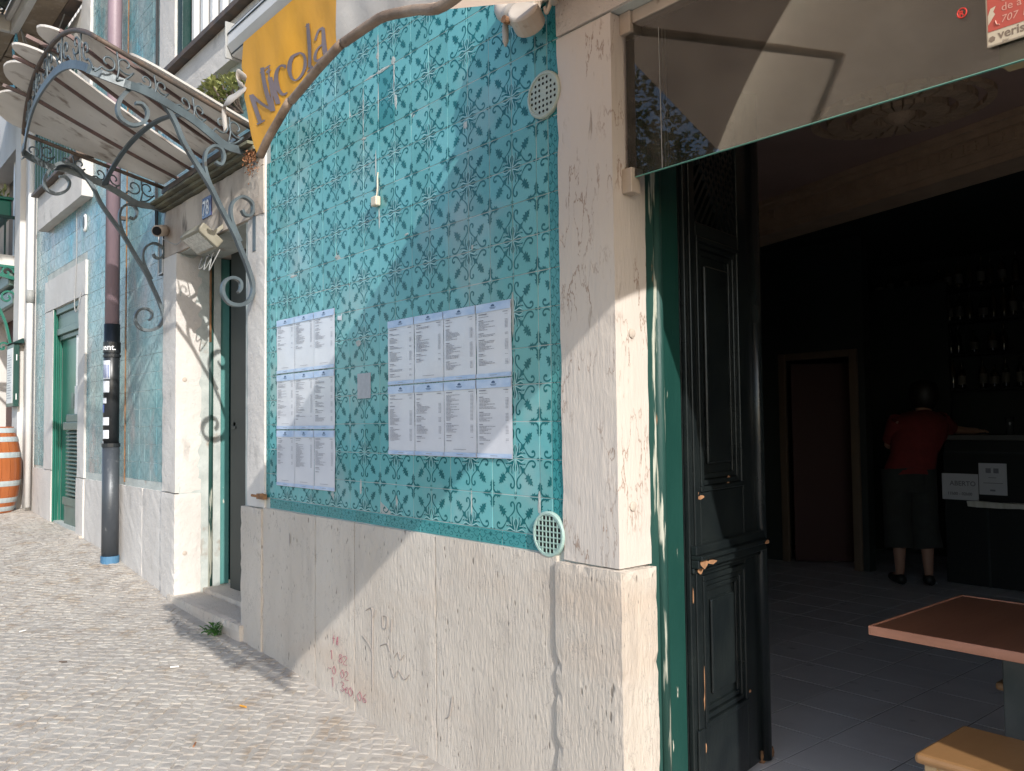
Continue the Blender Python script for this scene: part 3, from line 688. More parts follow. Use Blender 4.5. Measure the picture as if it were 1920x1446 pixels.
MB().box(-5.82, -5.56, .362, .3725, -.90, -.34).build('panel', 'door_dark', d1, bevel=.01)
MB().tube([(-5.935, .351, -1.12), (-5.935, .351, 1.24)], .016, 10).build('astragal', 'door_dark', d1, smooth=True)
m = MB(); m.box(-5.90, -5.50, .335, .3515, -.22, -.19); m.box(-5.92, -5.48, .325, .3515, -.19, -.165); m.build('ledge_moulding', 'door_dark', d1, bevel=.004)
m = MB(); m.box(-5.965, -5.90, .300, .351, -.02, .0); m.box(-5.955, -5.91, .31, .351, .0, .03); m.build('letter_flap', 'leg_metal', d1, bevel=.003)

# ---- far doorway with louvred door
stone('door_surround', 'white_wall', -8.952, -8.70, -.022, .11, -.474, 1.262, step=.09, amp=.002, chip=.004, seed=60)
stone('door_surround', 'white_wall', -10.38, -10.00, -.022, .06, -.44, 1.262, step=.09, amp=.002, chip=.004, seed=61)
stone('door_surround', 'white_wall', -10.39, -8.69, -.026, .11, 1.264, 1.60, step=.09, amp=.002, chip=.004, seed=62)
stone('door_surround', 'lioz_pale', -8.955, -8.69, -.03, .11, -1.7, -.477, step=.09, amp=.002, chip=.006, seed=63)
stone('door_surround', 'lioz_pale', -10.39, -9.995, -.03, .06, -1.7, -.443, step=.09, amp=.002, chip=.006, seed=64)
stone('threshold', 'lioz', -10.1, -8.69, -.06, .3, -1.5, -1.005, step=.09, amp=.003, chip=.008, seed=65)
m = MB()
for i, (a, b) in enumerate(((-.015, .004), (.005, .022), (.023, .044), (.045, .068), (.069, .11))): m.box(-10.06, -9.985 + (.014 if i % 2 else 0) - i * .004, a, b, -1.0, 1.262)
ff = m.build('door_frame', 'green_fresh', B, bevel=.004)
YS = -.19
d2 = MB().box(-9.985, -8.953, .26 + YS, .30 + YS, -1.0, 1.262).build('door_leaf', 'green_fresh', B)
tag(d2, 'bright green louvred door in a white stone surround')
m = MB()
for z0, z1, d in ((.98, 1.05, .20), (1.05, 1.20, .215), (1.20, 1.26, .19), (.93, .98, .228)): m.box(-9.97, -8.96, d + YS, .2595 + YS, z0, z1)
m.build('transom_box', 'louvre_grey', d2, bevel=.006)
m = MB(); m.box(-9.62, -8.96, .21 + YS, .2595 + YS, -1.0, -.78); m.box(-9.66, -8.96, .20 + YS, .2595 + YS, -.78, -.70); m.build('base_panel', 'louvre_grey', d2, bevel=.006)
m = MB(); m.box(-9.66, -8.96, .20 + YS, .2595 + YS, -.02, .06); m.box(-9.60, -8.96, .215 + YS, .2595 + YS, .06, .14); m.build('louvre_head', 'louvre_grey', d2, bevel=.006)
for i in range(17):
    z = -.68 + i * .039; m = MB(); m.add([(-9.58, .212 + YS, z), (-8.97, .212 + YS, z), (-8.97, .25 + YS, z + .03), (-9.58, .25 + YS, z + .03), (-9.58, .212 + YS, z + .008), (-8.97, .212 + YS, z + .008), (-8.97, .25 + YS, z + .038), (-9.58, .25 + YS, z + .038)], [(0, 1, 5, 4), (4, 5, 6, 7), (0, 3, 2, 1), (0, 4, 7, 3), (1, 2, 6, 5)]); m.build('louvre_slat', 'louvre_grey', d2)
MB().box(-9.24, -8.96, .2505 + YS, .2595 + YS, .16, .92).build('pane', 'pane_dark', d2)
m = MB(); m.box(-9.30, -9.24, .235 + YS, .2595 + YS, .14, .93)
for i in range(6): m.box(-9.24, -8.96, .238 + YS, .25 + YS, .18 + i * .14, .20 + i * .14)
for i in range(3): m.box(-9.16 + i * .08, -9.146 + i * .08, .236 + YS, .2495 + YS, .15, .92)
m.build('glazing_bars', 'white_paint', d2)
MB().box(-9.50, -9.40, .24 + YS, .2595 + YS, .20, .36).build('letter_plate', 'louvre_grey', d2)
MB().box(-9.30, -9.05, .225 + YS, .2345 + YS, .10, .42).build('notice', 'white_paint', d2)

# ---- upper windows
def upper_window(x0, x1, shut):
    w = MB(); w.box(x0, x0 + .05, .06, .22, 2.56, 5); w.box(x1 - .05, x1, .06, .22, 2.56, 5); w.box(x0 + .05, x1 - .05, .06, .22, 4.95, 5)
    o = w.build('window_frame', 'green_deep', B, bevel=.004)
    MB().box(x0 + .05, x1 - .05, .17, .18, 2.56, 4.95).build('pane', 'pane_dark', o)
    m2 = MB(); n = 7
    for i in range(n):
        a = x0 + .16 + i * (x1 - x0 - .2) / n; m2.box(a, a + .045, .05, .16, 2.60, 4.94)
    m2.build('glazing_bar', 'white_paint', o)
    m2 = MB(); 
    for i in range(5):
        a = x0 + .24 + i * (x1 - x0 - .3) / 5; m2.box(a, a + .07, .10, .165, 2.60, 4.9)
    m2.build('curtain', 'curtain', o)
    m2 = MB(); m2.box(x0 + .02, x0 + .12, -.005, .059, 2.59, 4.9); m2.build('shutter', shut, o, bevel=.004)
    return o
upper_window(-6.26, -4.8, 'green_deep'); upper_window(-10.0, -8.95, 'green_deep')
stone('window_surround', 'lioz_pale', -6.60, -6.262, -.020, .05, 2.587, 4.9, step=.1, amp=.002, chip=.005, seed=70)
stone('window_surround', 'white_wall', -8.945, -8.60, -.03, .05, 2.587, 4.9, step=.1, amp=.002, chip=.005, seed=71)
m = MB(); m.box(-10.35, -8.6, -.15, -.12, 3.45, 3.5)
for i in range(14): m.box(-10.35 + i * .13, -10.33 + i * .13, -.145, -.125, 2.585, 3.45)
m.build('balcony_rail', 'green_deep', B)
# ================================================================== THINGS ON THE FRONT
# ---- round wall vents
def vent(x, z, r, y, label, square):
    t = thing('wall_vent', label, 'vent', (x, y, z), 'round vents on the tiles')
    m = MB(); m.lathe([(r, 0), (r, -.010), (r * .95, -.0145), (r * .86, -.0145), (r * .85, -.0105)], (x, y, z), 40, axis='y', cap=False); m.build('rim', 'cream_plastic' if not square else 'pale_green_paint', t, smooth=False)
    m = MB(); m.lathe([(r * .85, -.002), (r * .85, -.0105)], (x, y, z), 40, axis='y')
    m.build('plate', 'cream_plastic' if not square else 'pale_green_paint', t)
    h = MB(); g = MB(); st = r * .235; n = 3
    for i in range(-n, n + 1):
        for j in range(-n, n + 1):
            if math.hypot(i, j) * st > r * .80: continue
            cx, cz = x + i * st, z + j * st; q = st * (.27 if not square else .30)
            if not square and (i, j) in ((0, 0), (0, 1)): continue
            if square: h.add([(cx - q, y - .0112, cz - q * 1.15), (cx + q, y - .0112, cz - q * 1.15), (cx + q, y - .0112, cz + q * 1.15), (cx - q, y - .0112, cz + q * 1.15)], [(0, 1, 2, 3)])
            else: h.add([(cx + q * math.cos(a), y - .0112, cz + q * math.sin(a)) for a in [k * math.pi / 5 for k in range(10)]], [tuple(range(10))])
    h.build('holes', 'dark_hole', t)
    if square:
        for i in range(-n, n + 2):
            p = (i - .5) * st; w = math.sqrt(max(0, (r * .83) ** 2 - p * p))
            g.box(x + p - .0012, x + p + .0012, y - .0132, y - .0106, z - w, z + w); g.box(x - w, x + w, y - .0130, y - .0106, z + p - .0012, z + p + .0012)
        g.build('grid', 'pale_green_paint', t)
vent(-2.268, 1.213, .088, -.001, 'round cream wall vent with drilled holes high beside the stone pilaster', False)
vent(-2.272, -.404, .083, -.001, 'round pale green gridded vent at the bottom corner of the tile panel', True)

# ---- laminated menu sheets
def sheet_paper(x0, x1, z0, z1, seed, label, grp, style, tilt=0):
    r = random.Random(seed); y = -.0045 - r.uniform(0, .0015); w, h = x1 - x0, z1 - z0
    t = thing('menu_sheet', label, 'menu', ((x0 + x1) / 2, y, z0), grp)
    m = MB(); n = 6
    vs = []; fs = []
    for i in range(n + 1):
        for j in range(n + 1):
            u, v = i / n, j / n; bow = -.0016 * noise.noise(Vector((u * 2 + seed, v * 2.4, seed))) * 2
            vs.append((x0 + w * u, y + bow, z0 + h * v)); 
    o = (n + 1) ** 2
    vs += [(a, b + .0012, c) for a, b, c in vs]
    for i in range(n):
        for j in range(n):
            a = i * (n + 1) + j; fs.append((a, a + n + 1, a + n + 2, a + 1)); fs.append((a + o, a + o + 1, a + o + n + 2, a + o + n + 1))
    m.add(vs, fs); m.build('paper', 'paper', t, smooth=True)
    ye = y - .0034
    def q(mb, u0, u1, v0, v1, dy=0): mb.quad((x0 + w * u0, ye - dy, z0 + h * v0), (x0 + w * u1, ye - dy, z0 + h * v0), (x0 + w * u1, ye - dy, z0 + h * v1), (x0 + w * u0, ye - dy, z0 + h * v1))
    m = MB(); q(m, .005, .995, .885, .995); m.build('header_band', 'paper_blue', t)
    m = MB(); q(m, .005, .995, .008, .06); m.build('footer_band', 'paper_blue', t)
    m = MB(); c = .5
    m.add([(x0 + w * (c + .055 * math.cos(a)), ye - .0003, z0 + h * (.945 + .028 * math.sin(a) * (1 if a < 3.1416 else .1))) for a in [k * math.pi / 8 for k in range(17)]], [tuple(range(17))])
    q(m, c - .09, c + .09, .925, .933, .0003); q(m, c - .07, c + .07, .912, .918, .0003); m.build('logo', 'logo_blue', t)
    m = MB(); v = .855; left = .08
    q(m, left, left + r.uniform(.12, .3), v - .006, v + .006); q(m, .78, .92, v - .004, v + .004); v -= .035
    lim = style
    while v > lim:
        if r.random() < .13: v -= .03; q(m, left, left + r.uniform(.1, .2), v - .005, v + .005); v -= .022; continue
        u = left; end = left + r.uniform(.12, .50)
        while u < end:
            e2 = min(end, u + r.uniform(.03, .09)); q(m, u, e2, v - .0032, v + .0032); u = e2 + .010
        q(m, .84, .87, v - .003, v + .003); q(m, .88, .915, v - .003, v + .003); v -= .0175
    if lim > .2: q(m, .30, .70, .10, .105)
    q(m, .40, .6, .03, .036, .0003)
    m.build('printed_lines', 'print_grey', t, kind='stuff')
cn = ['left', 'middle', 'right']; rn = ['top', 'centre', 'bottom']
lx = [-4.549, -4.322, -4.094, -3.868]; lz = [(.292, .600), (-.022, .288), (-.338, -.026)]
for j in range(3):
    for i in range(3):
        nm = {(0, 0): 'upper left', (1, 0): 'upper middle', (2, 0): 'upper right', (0, 1): 'mid-row left', (1, 1): 'central', (2, 1): 'mid-row right', (0, 2): 'lower left', (1, 2): 'lower middle', (2, 2): 'lower right'}[(i, j)]
        sheet_paper(lx[i] + .002, lx[i + 1] - .002, lz[j][0] + .001, lz[j][1] - .001, 10 + i + 3 * j, f'{nm} menu sheet of the nine-sheet block on the tiles', 'menu sheets taped to the tiles', [.45, .22, .40][j] - .04 * i)
rx = [-3.361, -3.142, -2.918, -2.694, -2.472]
for j, (z0, z1) in enumerate([(.180, .478), (-.138, .176)]):
    for i in range(4):
        nm = [['upper far-left', 'upper second-from-left', 'upper third-from-left', 'upper far-right'], ['lower far-left', 'lower second-from-left', 'lower third-from-left', 'lower far-right']][j][i]
        sheet_paper(rx[i] + .002, rx[i + 1] - .002, z0, z1, 40 + i + 4 * j, f'{nm} menu sheet of the eight-sheet block near the pilaster', 'menu sheets taped to the tiles', [[.12, .30, .14, .16], [.20, .20, .24, .20]][j][i])
m = MB(); m.box(-3.644, -3.521, -.004, -.002, .127, .249); m.build('sticker_card', 'card', loc=(-3.58, -.003, .127), label='small square pale card between the two menu blocks', cat='sticker')
m = MB(); m.add([(-3.842, -.004, .535), (-3.797, -.004, .528), (-3.793, -.005, .566), (-3.808, -.004, .552), (-3.838, -.005, .555)], [(0, 1, 2, 3, 4)]); m.build('tape_scrap', 'sticker_white', loc=(-3.82, -.004, .53), label='torn white tape scrap right of the nine-sheet menu block', cat='tape')
# ---- wire connector hanging on the tiles
t = thing('wire_connector', 'cream wire connector block stuck on the upper tiles', 'connector', (-3.445, -.012, 1.035))
MB().box(-3.468, -3.420, -.032, -.003, 1.035, 1.082).build('block', 'sign_cream', t, bevel=.006)
MB().tube(smooth_path([(-3.444, -.004, 1.20), (-3.446, -.006, 1.17), (-3.440, -.010, 1.12), (-3.444, -.014, 1.075)], 5), .0035, 8).build('wire', 'sign_cream', t, smooth=True)
# ---- old bolts in the stone
for i, (x, y, z, n, lab) in enumerate([(-1.9275, .07, .30, (1, 0, 0), 'rusty plug high on the cafe door reveal'), (-1.9275, .06, -.285, (1, 0, 0), 'dark plug low on the cafe door reveal'), (-6.1645, .035, .34, (1, 0, 0), 'round screw cap on the sunlit side door jamb'), (-6.1575, .04, -.90, (1, 0, 0), 'low round plug on the side door jamb base')]):
    m = MB(); m.lathe([(.016, 0), (.016, .004), (.008, .006)], (0, 0, 0), 12); m.v = [(x + c, y + a, z + b) for a, b, c in m.v]
    m.build('stone_plug', 'lioz_dirty', loc=(x, y, z), label=lab, cat='plug', group='plugs in the stone jambs')
# ---- red handwriting and scratches on the plinth
m = MB(); yy = -.0175
def hand(pts, r=.0011): m.tube(smooth_path([(a, yy, b) for a, b in pts], 3), r, 4)
def glyph(ch, x, z, s):
    G = {'1': [[(0, .8), (.25, 1), (.25, 0)]], '8': [[(.3, .5), (.05, .75), (.3, 1), (.55, .75), (.3, .5), (0, .25), (.3, 0), (.6, .25), (.3, .5)]], '0': [[(.3, 1), (0, .5), (.3, 0), (.6, .5), (.3, 1)]],
         '2': [[(0, .8), (.3, 1), (.55, .75), (0, 0), (.6, .02)]], '3': [[(0, .9), (.35, 1), (.5, .75), (.2, .52), (.55, .3), (.3, 0), (0, .1)]], '6': [[(.5, 1), (.1, .5), (.2, .02), (.55, .2), (.3, .5), (.1, .35)]],
         '-': [[(0, .5), (.5, .52)]], '7': [[(0, .6), (.5, .65)], [(.3, 1), (.2, 0)]], 'A': [[(0, 0), (.2, 1), (.25, 0)], [(.05, .45), (.25, .45)]], '.': [[(.1, .02), (.13, .08)]], 'c': [[(.45, .6), (.1, .55), (.1, .05), (.45, .1)]]}
    for st in G[ch]: hand([(x + a * s * 1.5, z + b * s) for a, b in st])
def word(w, x, z, s):
    for i, ch in enumerate(w): glyph(ch, x + i * s * 1.05, z, s)
word('7A', -3.88, -1.095, .042); word('1.82', -3.90, -1.175, .042); word('-0.02', -3.92, -1.245, .040); word('1.3c', -3.89, -1.31, .045); word('-0.06', -3.76, -1.315, .042)
m.build('handwriting', 'red_ink', loc=(-3.85, yy, -1.31), label='red handwritten sums low on the stone plinth', cat='graffiti')
m = MB(); yy = -.0165
for st in [[(-3.55, -.88), (-3.50, -.86), (-3.48, -.90), (-3.46, -.86)], [(-3.49, -.86), (-3.49, -1.22)], [(-3.58, -1.0), (-3.50, -1.05), (-3.49, -1.10)], [(-3.40, -.88), (-3.40, -.93), (-3.37, -.93), (-3.36, -.88), (-3.40, -.88)], [(-3.32, -.88), (-3.33, -.94)], [(-3.42, -1.02), (-3.36, -1.0), (-3.34, -1.03)], [(-3.3, -1.05), (-3.27, -1.02), (-3.25, -1.05), (-3.22, -1.02)], [(-3.33, -1.10), (-3.30, -1.14), (-3.27, -1.10), (-3.22, -1.13), (-3.18, -1.10)], [(-2.86, -1.12), (-2.88, -1.2), (-2.91, -1.22)]]:
    hand(st, .0022)
m.build('scratched_marks', 'scratch', loc=(-3.4, yy, -1.2), label='faint scratched lettering in the middle of the plinth', cat='graffiti')

def blot(name, label, x, z, w, h, seed, mat, y):
    r = random.Random(seed); n = 14; m = MB(); m.add([(x + math.cos(i / n * 6.283) * w * r.uniform(.4, 1), y, z + math.sin(i / n * 6.283) * h * r.uniform(.4, 1)) for i in range(n)], [tuple(range(n))]); m.build(name, mat, loc=(x, y, z), label=label, cat='stain')
blot('paint_stain', 'dark smudge on the left plinth slab under the menus', -4.36, -.62, .012, .05, 8, 'scratch', -.0172)
for i, (x, y, a, lab, mt) in enumerate([(-4.02, -.42, .3, 'orange tipped cigarette end on the cobbles', 'fabric_orange'), (-4.75, -.50, 1.2, 'white cigarette end near the door step', 'white_paint'), (-6.0, -1.0, 2.0, 'small white paper scrap far out on the cobbles', 'white_paint'), (-5.2, -.95, .8, 'dark twig lying on the cobbles', 'bark'), (-3.75, -.75, 2.6, 'brown dry leaf bit at the bottom of the pavement', 'leaf_dry')]):
    m = MB(); z = gz(x, y) + .009; d = Vector((math.cos(a), math.sin(a), 0)) * .022; m.tube([Vector((x, y, z)) - d, Vector((x, y, z)), Vector((x, y, z)) + d], [.0042, .0046, .004], 8); m.build('street_litter', mt, loc=(x, y, z), label=lab, cat='litter', group='litter on the pavement')
# ---- drainpipe
t = thing('drainpipe', 'drainpipe with pink upper length and sticker-covered iron foot', 'pipe', (-7.50, -.085, -1.09))
px, py = -7.52, -.095
MB().tube([(px - .0, py, 6), (px, py, .86)], .056, 20).build('upper_pipe', 'pipe_pink', t, smooth=True)
MB().tube([(px, py, .86), (px, py, -.15)], .062, 20).build('middle_pipe', 'pipe_black', t, smooth=True)
MB().tube([(px, py, -.15), (px, py, -1.13)], .066, 20).build('lower_pipe', 'pipe_iron', t, smooth=True)
m = MB()
for z, h, r in ((.62, .09, .068), (.585, .02, .070), (-.16, .03, .071)): m = MB(); m.lathe([(r, z), (r, z + h)], (px, py, 0), 20); m.build('collar', 'pipe_black', t)
MB().lathe([(.071, -1.16), (.072, -1.055)], (px, py, 0), 20).build('blue_tape', 'tape_blue', t)
MB().box(px - .02, px + .02, -.04, .0, 1.75, 1.78).build('bracket', 'iron_rust', t)
MB().tube([(px + .09, -.012, 6), (px + .09, -.012, -.45)], .006, 6).build('cable', 'rust', t)
def wrap(name, z0, z1, a0, a1, mat, r=.0645):
    m = MB(); n = 8; vs = []
    for i in range(n + 1):
        a = R(a0 + (a1 - a0) * i / n); vs += [(px + r * math.cos(a), py + r * math.sin(a), z0), (px + r * math.cos(a), py + r * math.sin(a), z1)]
    m.add(vs, [(2 * i, 2 * i + 2, 2 * i + 3, 2 * i + 1) for i in range(n)]); return m.build(name, mat, t)
for k, (z0, z1, a0, a1, mt) in enumerate([(.40, .555, -95, -25, 'sticker_white'), (.29, .385, -95, -30, 'sticker_white'), (.20, .245, -100, -50, 'sticker_white'), (.125, .19, -105, -70, 'sticker_blue'), (.02, .085, -95, -30, 'sticker_white'), (-.09, -.02, -85, -30, 'sticker_white'), (-.145, -.11, -100, -75, 'card')]): wrap('sticker', z0, z1, a0, a1, mt)
m = MB()
for a0 in (-88, -74, -62, -50, -38): 
    n = 2
    for i in range(n):
        a, b = R(a0 + i * 3), R(a0 + (i + 1) * 3); q = .0652; m.quad((px + q * math.cos(a), py + q * math.sin(a), .41), (px + q * math.cos(b), py + q * math.sin(b), .41), (px + q * math.cos(b), py + q * math.sin(b), .52), (px + q * math.cos(a), py + q * math.sin(a), .52))
m.build('sticker_print', 'sticker_blue', t)
vs, fs = text_mesh('uent.', .068, bold=.001); m = MB()
m.add([(px + .0695 * math.cos(R(-102) + a / .0695), py + .0695 * math.sin(R(-102) + a / .0695), .642 + b) for a, b, c in vs], fs); m.build('sticker_lettering', 'white_ink', t)

# ================================================================== GLASS TRANSOM IN THE CAFE DOORWAY
t = thing('glass_transom', 'dusty glass pane hung across the top of the cafe doorway', 'glass pane', (-1.90, .06, .826))
MB().box(-1.915, .59, .052, .060, .828, 1.395).build('pane', 'pane_glass', t)
MB().box(-1.915, .59, .0515, .0605, .8265, .8285).build('lower_edge', 'glass_edge', t)
for a, b, c_, d in ((-1.885, .078, .775, .860), (-1.880, .085, 1.325, 1.399)): MB().box(-1.929, a, .035, b, c_, d).build('clip', 'beige_metal', t, bevel=.003)
m = MB(); m.box(-1.88, .59, .045, .075, 1.355, 1.399); m.build('head_channel', 'beige_metal', t, bevel=.004)
MB().tube([(-1.77, .051, 1.30), (-1.765, .051, .83)], .0012, 6).build('tape_line', 'wire_grey', t)
t = thing('alarm_sign', 'red and cream alarm company sign at the top right corner', 'sign', (-.72, .045, .872))
MB().box(-.770, -.45, .040, .0475, .876, 1.22).build('plate', 'sign_cream', t, bevel=.004)
m = MB(); m.box(-.765, -.455, .0392, .0398, .912, 1.21); m.build('red_field', 'red_sign', t)
def sgn(name, body, x, z, size, mat, yq=.0386, **k):
    vs, fs = text_mesh(body, size, **k); mm = MB(); mm.add([(x + a, yq, z + b) for a, b, c in vs], fs); return mm.build(name, mat, t)
sgn('lettering', 'verisure', -.744, .889, .030, 'sign_grey', .0396, bold=.0006); sgn('lettering', 'por', -.735, .879, .010, 'sign_grey', .0396)
sgn('lettering', '707 1', -.737, .925, .024, 'sign_pink', shear=.2); sgn('lettering', 'de a', -.735, .952, .026, 'sign_pink'); sgn('lettering', 'com', -.735, .975, .024, 'sign_pink')
m = MB(); m.add([(-.764, .0385, .928), (-.748, .0385, .950), (-.752, .0385, .957), (-.746, .0385, .969), (-.758, .0385, .966), (-.764, .0385, .95)], [(0, 1, 2, 3, 4, 5)]); m.build('arrow_mark', 'sign_cream', t)
m = MB(); m.add([(-.757 + .0075 * math.cos(a), .0395, .893 + .0075 * math.sin(a)) for a in [k * math.pi / 3 + .3 for k in range(6)]], [tuple(range(6))]); m.build('emblem', 'sign_grey', t)
MB().tube(smooth_path([(-.748, .0385, .934), (-.746, .0385, .925), (-.739, .0385, .922)], 4), .0012, 5).build('phone_mark', 'sign_pink', t)
m = MB(); m.box(-.752, -.44, .062, .12, .832, .90); m.build('shutter_box', 'box_yellow', loc=(-.6, .09, .832), label='yellowed plastic box behind the alarm sign', cat='box', bevel=.004)
t = thing('red_emblem', 'small red registered mark on the glass pane', 'mark', (-.826, .050, .973))
m = MB(); m.tube([(-.826 + .0105 * math.cos(a), .0498, .986 + .0115 * math.sin(a)) for a in [k * math.pi / 10 for k in range(21)]], .0018, 6); m.build('ring', 'red_plastic', t)
sgn('letter', 'R', -.8325, .979, .019, 'red_plastic', .0495, bold=.0006)

# ================================================================== SIDE DOORWAY FITTINGS
t = thing('floodlight', 'dusty floodlight hung under the canopy by the side door', 'lamp', (-5.50, -.10, 1.16))
c = Vector((-5.48, -.10, 1.22)); ax = Vector((.17, 0, 0)); nrm = Vector((.10, -.62, -.78)).normalized(); az = nrm.cross(ax.normalized()) 
m = MB(); m.obox(c, ax, az * .085, nrm * .035); m.build('housing', 'flood_body', t, bevel=.01)
m = MB(); m.obox(c + nrm * .036, ax * .82, az * .062, nrm * .004); m.build('lens', 'flood_glass', t)
m = MB(); m.bar([c - ax * .98, c - ax * .98 - nrm * .03 + Vector((0, .08, .06))], (0, 0, 1), .03, .006); m.build('bracket', 'flood_body', t); m = MB(); m.bar([c + ax * .98, c + ax * .98 - nrm * .03 + Vector((0, .08, .06))], (0, 0, 1), .03, .006); m.build('bracket', 'flood_body', t)
m = MB()
for k in range(3): m.tube(smooth_path([(-5.62 + k * .09, -.04, 1.13), (-5.60 + k * .09, -.07, 1.05 - .02 * k), (-5.55 + k * .09, -.06, 1.06), (-5.52 + k * .09, -.03, 1.14)], 5), .004, 6)
m.tube(smooth_path([(-6.35, -.06, 1.38), (-6.1, -.05, 1.30), (-5.9, -.05, 1.32), (-5.66, -.06, 1.20)], 6), .004, 6)
m.build('loose_wires', 'wire_grey', t, smooth=True)
t = thing('number_plate', 'blue enamel house number plate on the lintel', 'number plate', (-5.58, -.025, 1.39))
MB().box(-5.66, -5.50, -.030, -.0225, 1.395, 1.535).build('plate', 'enamel_blue', t, bevel=.002)
vs, fs = text_mesh('78', .14, bold=.002); m = MB(); m.add([(-5.652 + a * .85, -.0315, 1.415 + b) for a, b, c_ in vs], fs); m.build('numerals', 'white_ink', t)
t = thing('security_camera', 'small round camera at the corner of the side door lintel', 'camera', (-6.36, -.04, 1.40))
MB().tube([(-6.42, -.02, 1.46), (-6.34, -.07, 1.44), (-6.27, -.13, 1.415)], .042, 14).build('body', 'lioz_dirty', t, smooth=True)
MB().tube([(-6.275, -.127, 1.417), (-6.262, -.14, 1.412)], [.034, .030], 14).build('lens', 'dark_hole', t)
t = thing('intercom', 'dark intercom panel with pale edge left of the side door', 'intercom', (-6.50, -.005, 1.13))
MB().box(-6.555, -6.452, -.030, -.001, 1.14, 1.50).build('body', 'pipe_black', t, bevel=.004)
m = MB(); m.box(-6.553, -6.545, -.034, -.0305, 1.145, 1.495); m.box(-6.462, -6.454, -.034, -.0305, 1.145, 1.495); m.box(-6.545, -6.462, -.034, -.0305, 1.145, 1.152); m.build('edge', 'white_paint', t)
m = MB(); m.box(-6.535, -6.47, -.033, -.0305, 1.17, 1.25); m.build('grille', 'leg_metal', t)
t = thing('wall_oval', 'small oval white plaque above the far doorway', 'plaque', (-8.79, -.01, 1.88))
m = MB(); m.lathe([(.09, 0), (.09, -.012), (.078, -.018)], (0, 0, 0), 24, axis='y'); m.v = [(-8.79 + a * .6, -.003 + b, 1.97 + c_) for a, b, c_ in m.v]; m.build('plate', 'white_paint', t)
m = MB(); m.lathe([(.06, 0), (.06, -.002)], (0, 0, 0), 24, axis='y'); m.v = [(-8.79 + a * .6, -.0215 + b, 1.97 + c_) for a, b, c_ in m.v]; m.build('mark', 'leg_metal', t)
for i, (x, lab) in enumerate([(-6.70, 'left of two thin cables running down the upper tiles'), (-6.66, 'right of two thin cables running down the upper tiles')]):
    MB().tube([(x, -.012, 5), (x + .01, -.014, 2.6), (x, -.012, 2.35), (x + .02, -.012, 1.5)], .006, 6).build('cable', 'wire_black', loc=(x, -.012, 1.5), label=lab, cat='cable')
MB().tube(smooth_path([(-8.98, -.04, 2.1), (-9.0, -.03, 1.7), (-9.02, -.04, 1.25), (-8.92, -.05, 1.12), (-8.84, -.04, 1.2), (-8.83, -.03, 1.3)], 6), .005, 6).build('cable', 'wire_grey', loc=(-8.98, -.04, 1.1), label='looping grey cable over the far door surround', cat='cable')
# hooks of the gate at the panel's lower corner
m = MB(); m.box(-4.76, -4.66, -.035, -.013, -.425, -.395); m.tube([(-4.75, -.03, -.41), (-4.79, -.05, -.405)], .008, 8); m.tube([(-4.68, -.03, -.40), (-4.665, -.045, -.40)], .012, 8)
m.build('wall_hook', 'rust', loc=(-4.71, -.02, -.41), label='rusty hook at the lower left corner of the tile panel', cat='hook')

# ---- plants
def plant(name, label, cat, base, items, mats):
    t = thing(name, label, cat, base)
    for nm, mb, mt in items: mb.build(nm, mt, t)
rl = random.Random(8)
def leaf_quad(mb, p, d, L, w, up=Vector((0, 0, 1))):
    d = Vector(d).normalized(); s = d.cross(up); 
    if s.length < .01: s = Vector((1, 0, 0))
    s.normalize(); p = Vector(p); k = d.cross(s) * (L * .12)
    mb.add([p, p + d * L * .5 + s * w - k, p + d * L, p + d * L * .5 - s * w - k], [(0, 1, 2), (0, 2, 3)])
lv = MB(); stm = MB(); b0 = Vector((-5.23, -.085, gz(-5.23, -.085)))
for i in range(46):
    a = rl.uniform(0, 6.28); d = Vector((math.cos(a), math.sin(a) * .55 - .25, rl.uniform(.35, 1.1))); q = b0 + Vector((rl.uniform(-.07, .07), rl.uniform(-.04, .01), 0)); L = rl.uniform(.04, .085)
    stm.tube([q, q + d.normalized() * L], .0014, 4); leaf_quad(lv, q + d.normalized() * L * .7, d + Vector((0, 0, -.5)), rl.uniform(.03, .05), .010)
    if i % 2: leaf_quad(lv, q + d.normalized() * L * .4, d + Vector((rl.uniform(-.6, .6), 0, -.2)), .03, .008)
plant('weed', 'tuft of green weed growing at the foot of the door step', 'plant', tuple(b0), [('leaves', lv, 'leaf_green'), ('stems', stm, 'leaf_green')], 0)
lv = MB(); stm = MB(); b0 = Vector((-4.98, -.03, 1.93))
for i in range(16):
    e = b0 + Vector((rl.uniform(-.40, .10), rl.uniform(-.12, -.01), rl.uniform(.06, .26))); stm.tube(smooth_path([b0, (b0 + e) / 2 + Vector((0, -.03, -.02)), e], 3), .006, 5)
    for k in range(18):
        d = Vector((rl.uniform(-1, 1), rl.uniform(-1, .3), rl.uniform(-.5, 1)))
        leaf_quad(lv, e + Vector((rl.uniform(-.03, .03), rl.uniform(-.03, .03), rl.uniform(-.03, .03))), d, rl.uniform(.045, .075), rl.uniform(.014, .022))
plant('wall_shrub', 'olive green succulent shrub growing from the wall behind the awning', 'plant', tuple(b0), [('leaves', lv, 'leaf_olive'), ('stems', stm, 'bark')], 0)
lv = MB(); b0 = Vector((-4.74, -.05, 1.62))
for i in range(150):
    q = b0 + Vector((rl.gauss(0, .035), rl.uniform(-.06, 0), -abs(rl.gauss(0, .065)))); leaf_quad(lv, q, (rl.uniform(-1, 1), rl.uniform(-1, 1), rl.uniform(-1.4, .2)), rl.uniform(.012, .03), .006)
plant('dry_plant', 'dried brown plant clump under the torn awning end', 'plant', tuple(b0), [('leaves', lv, 'leaf_dry')], 0)
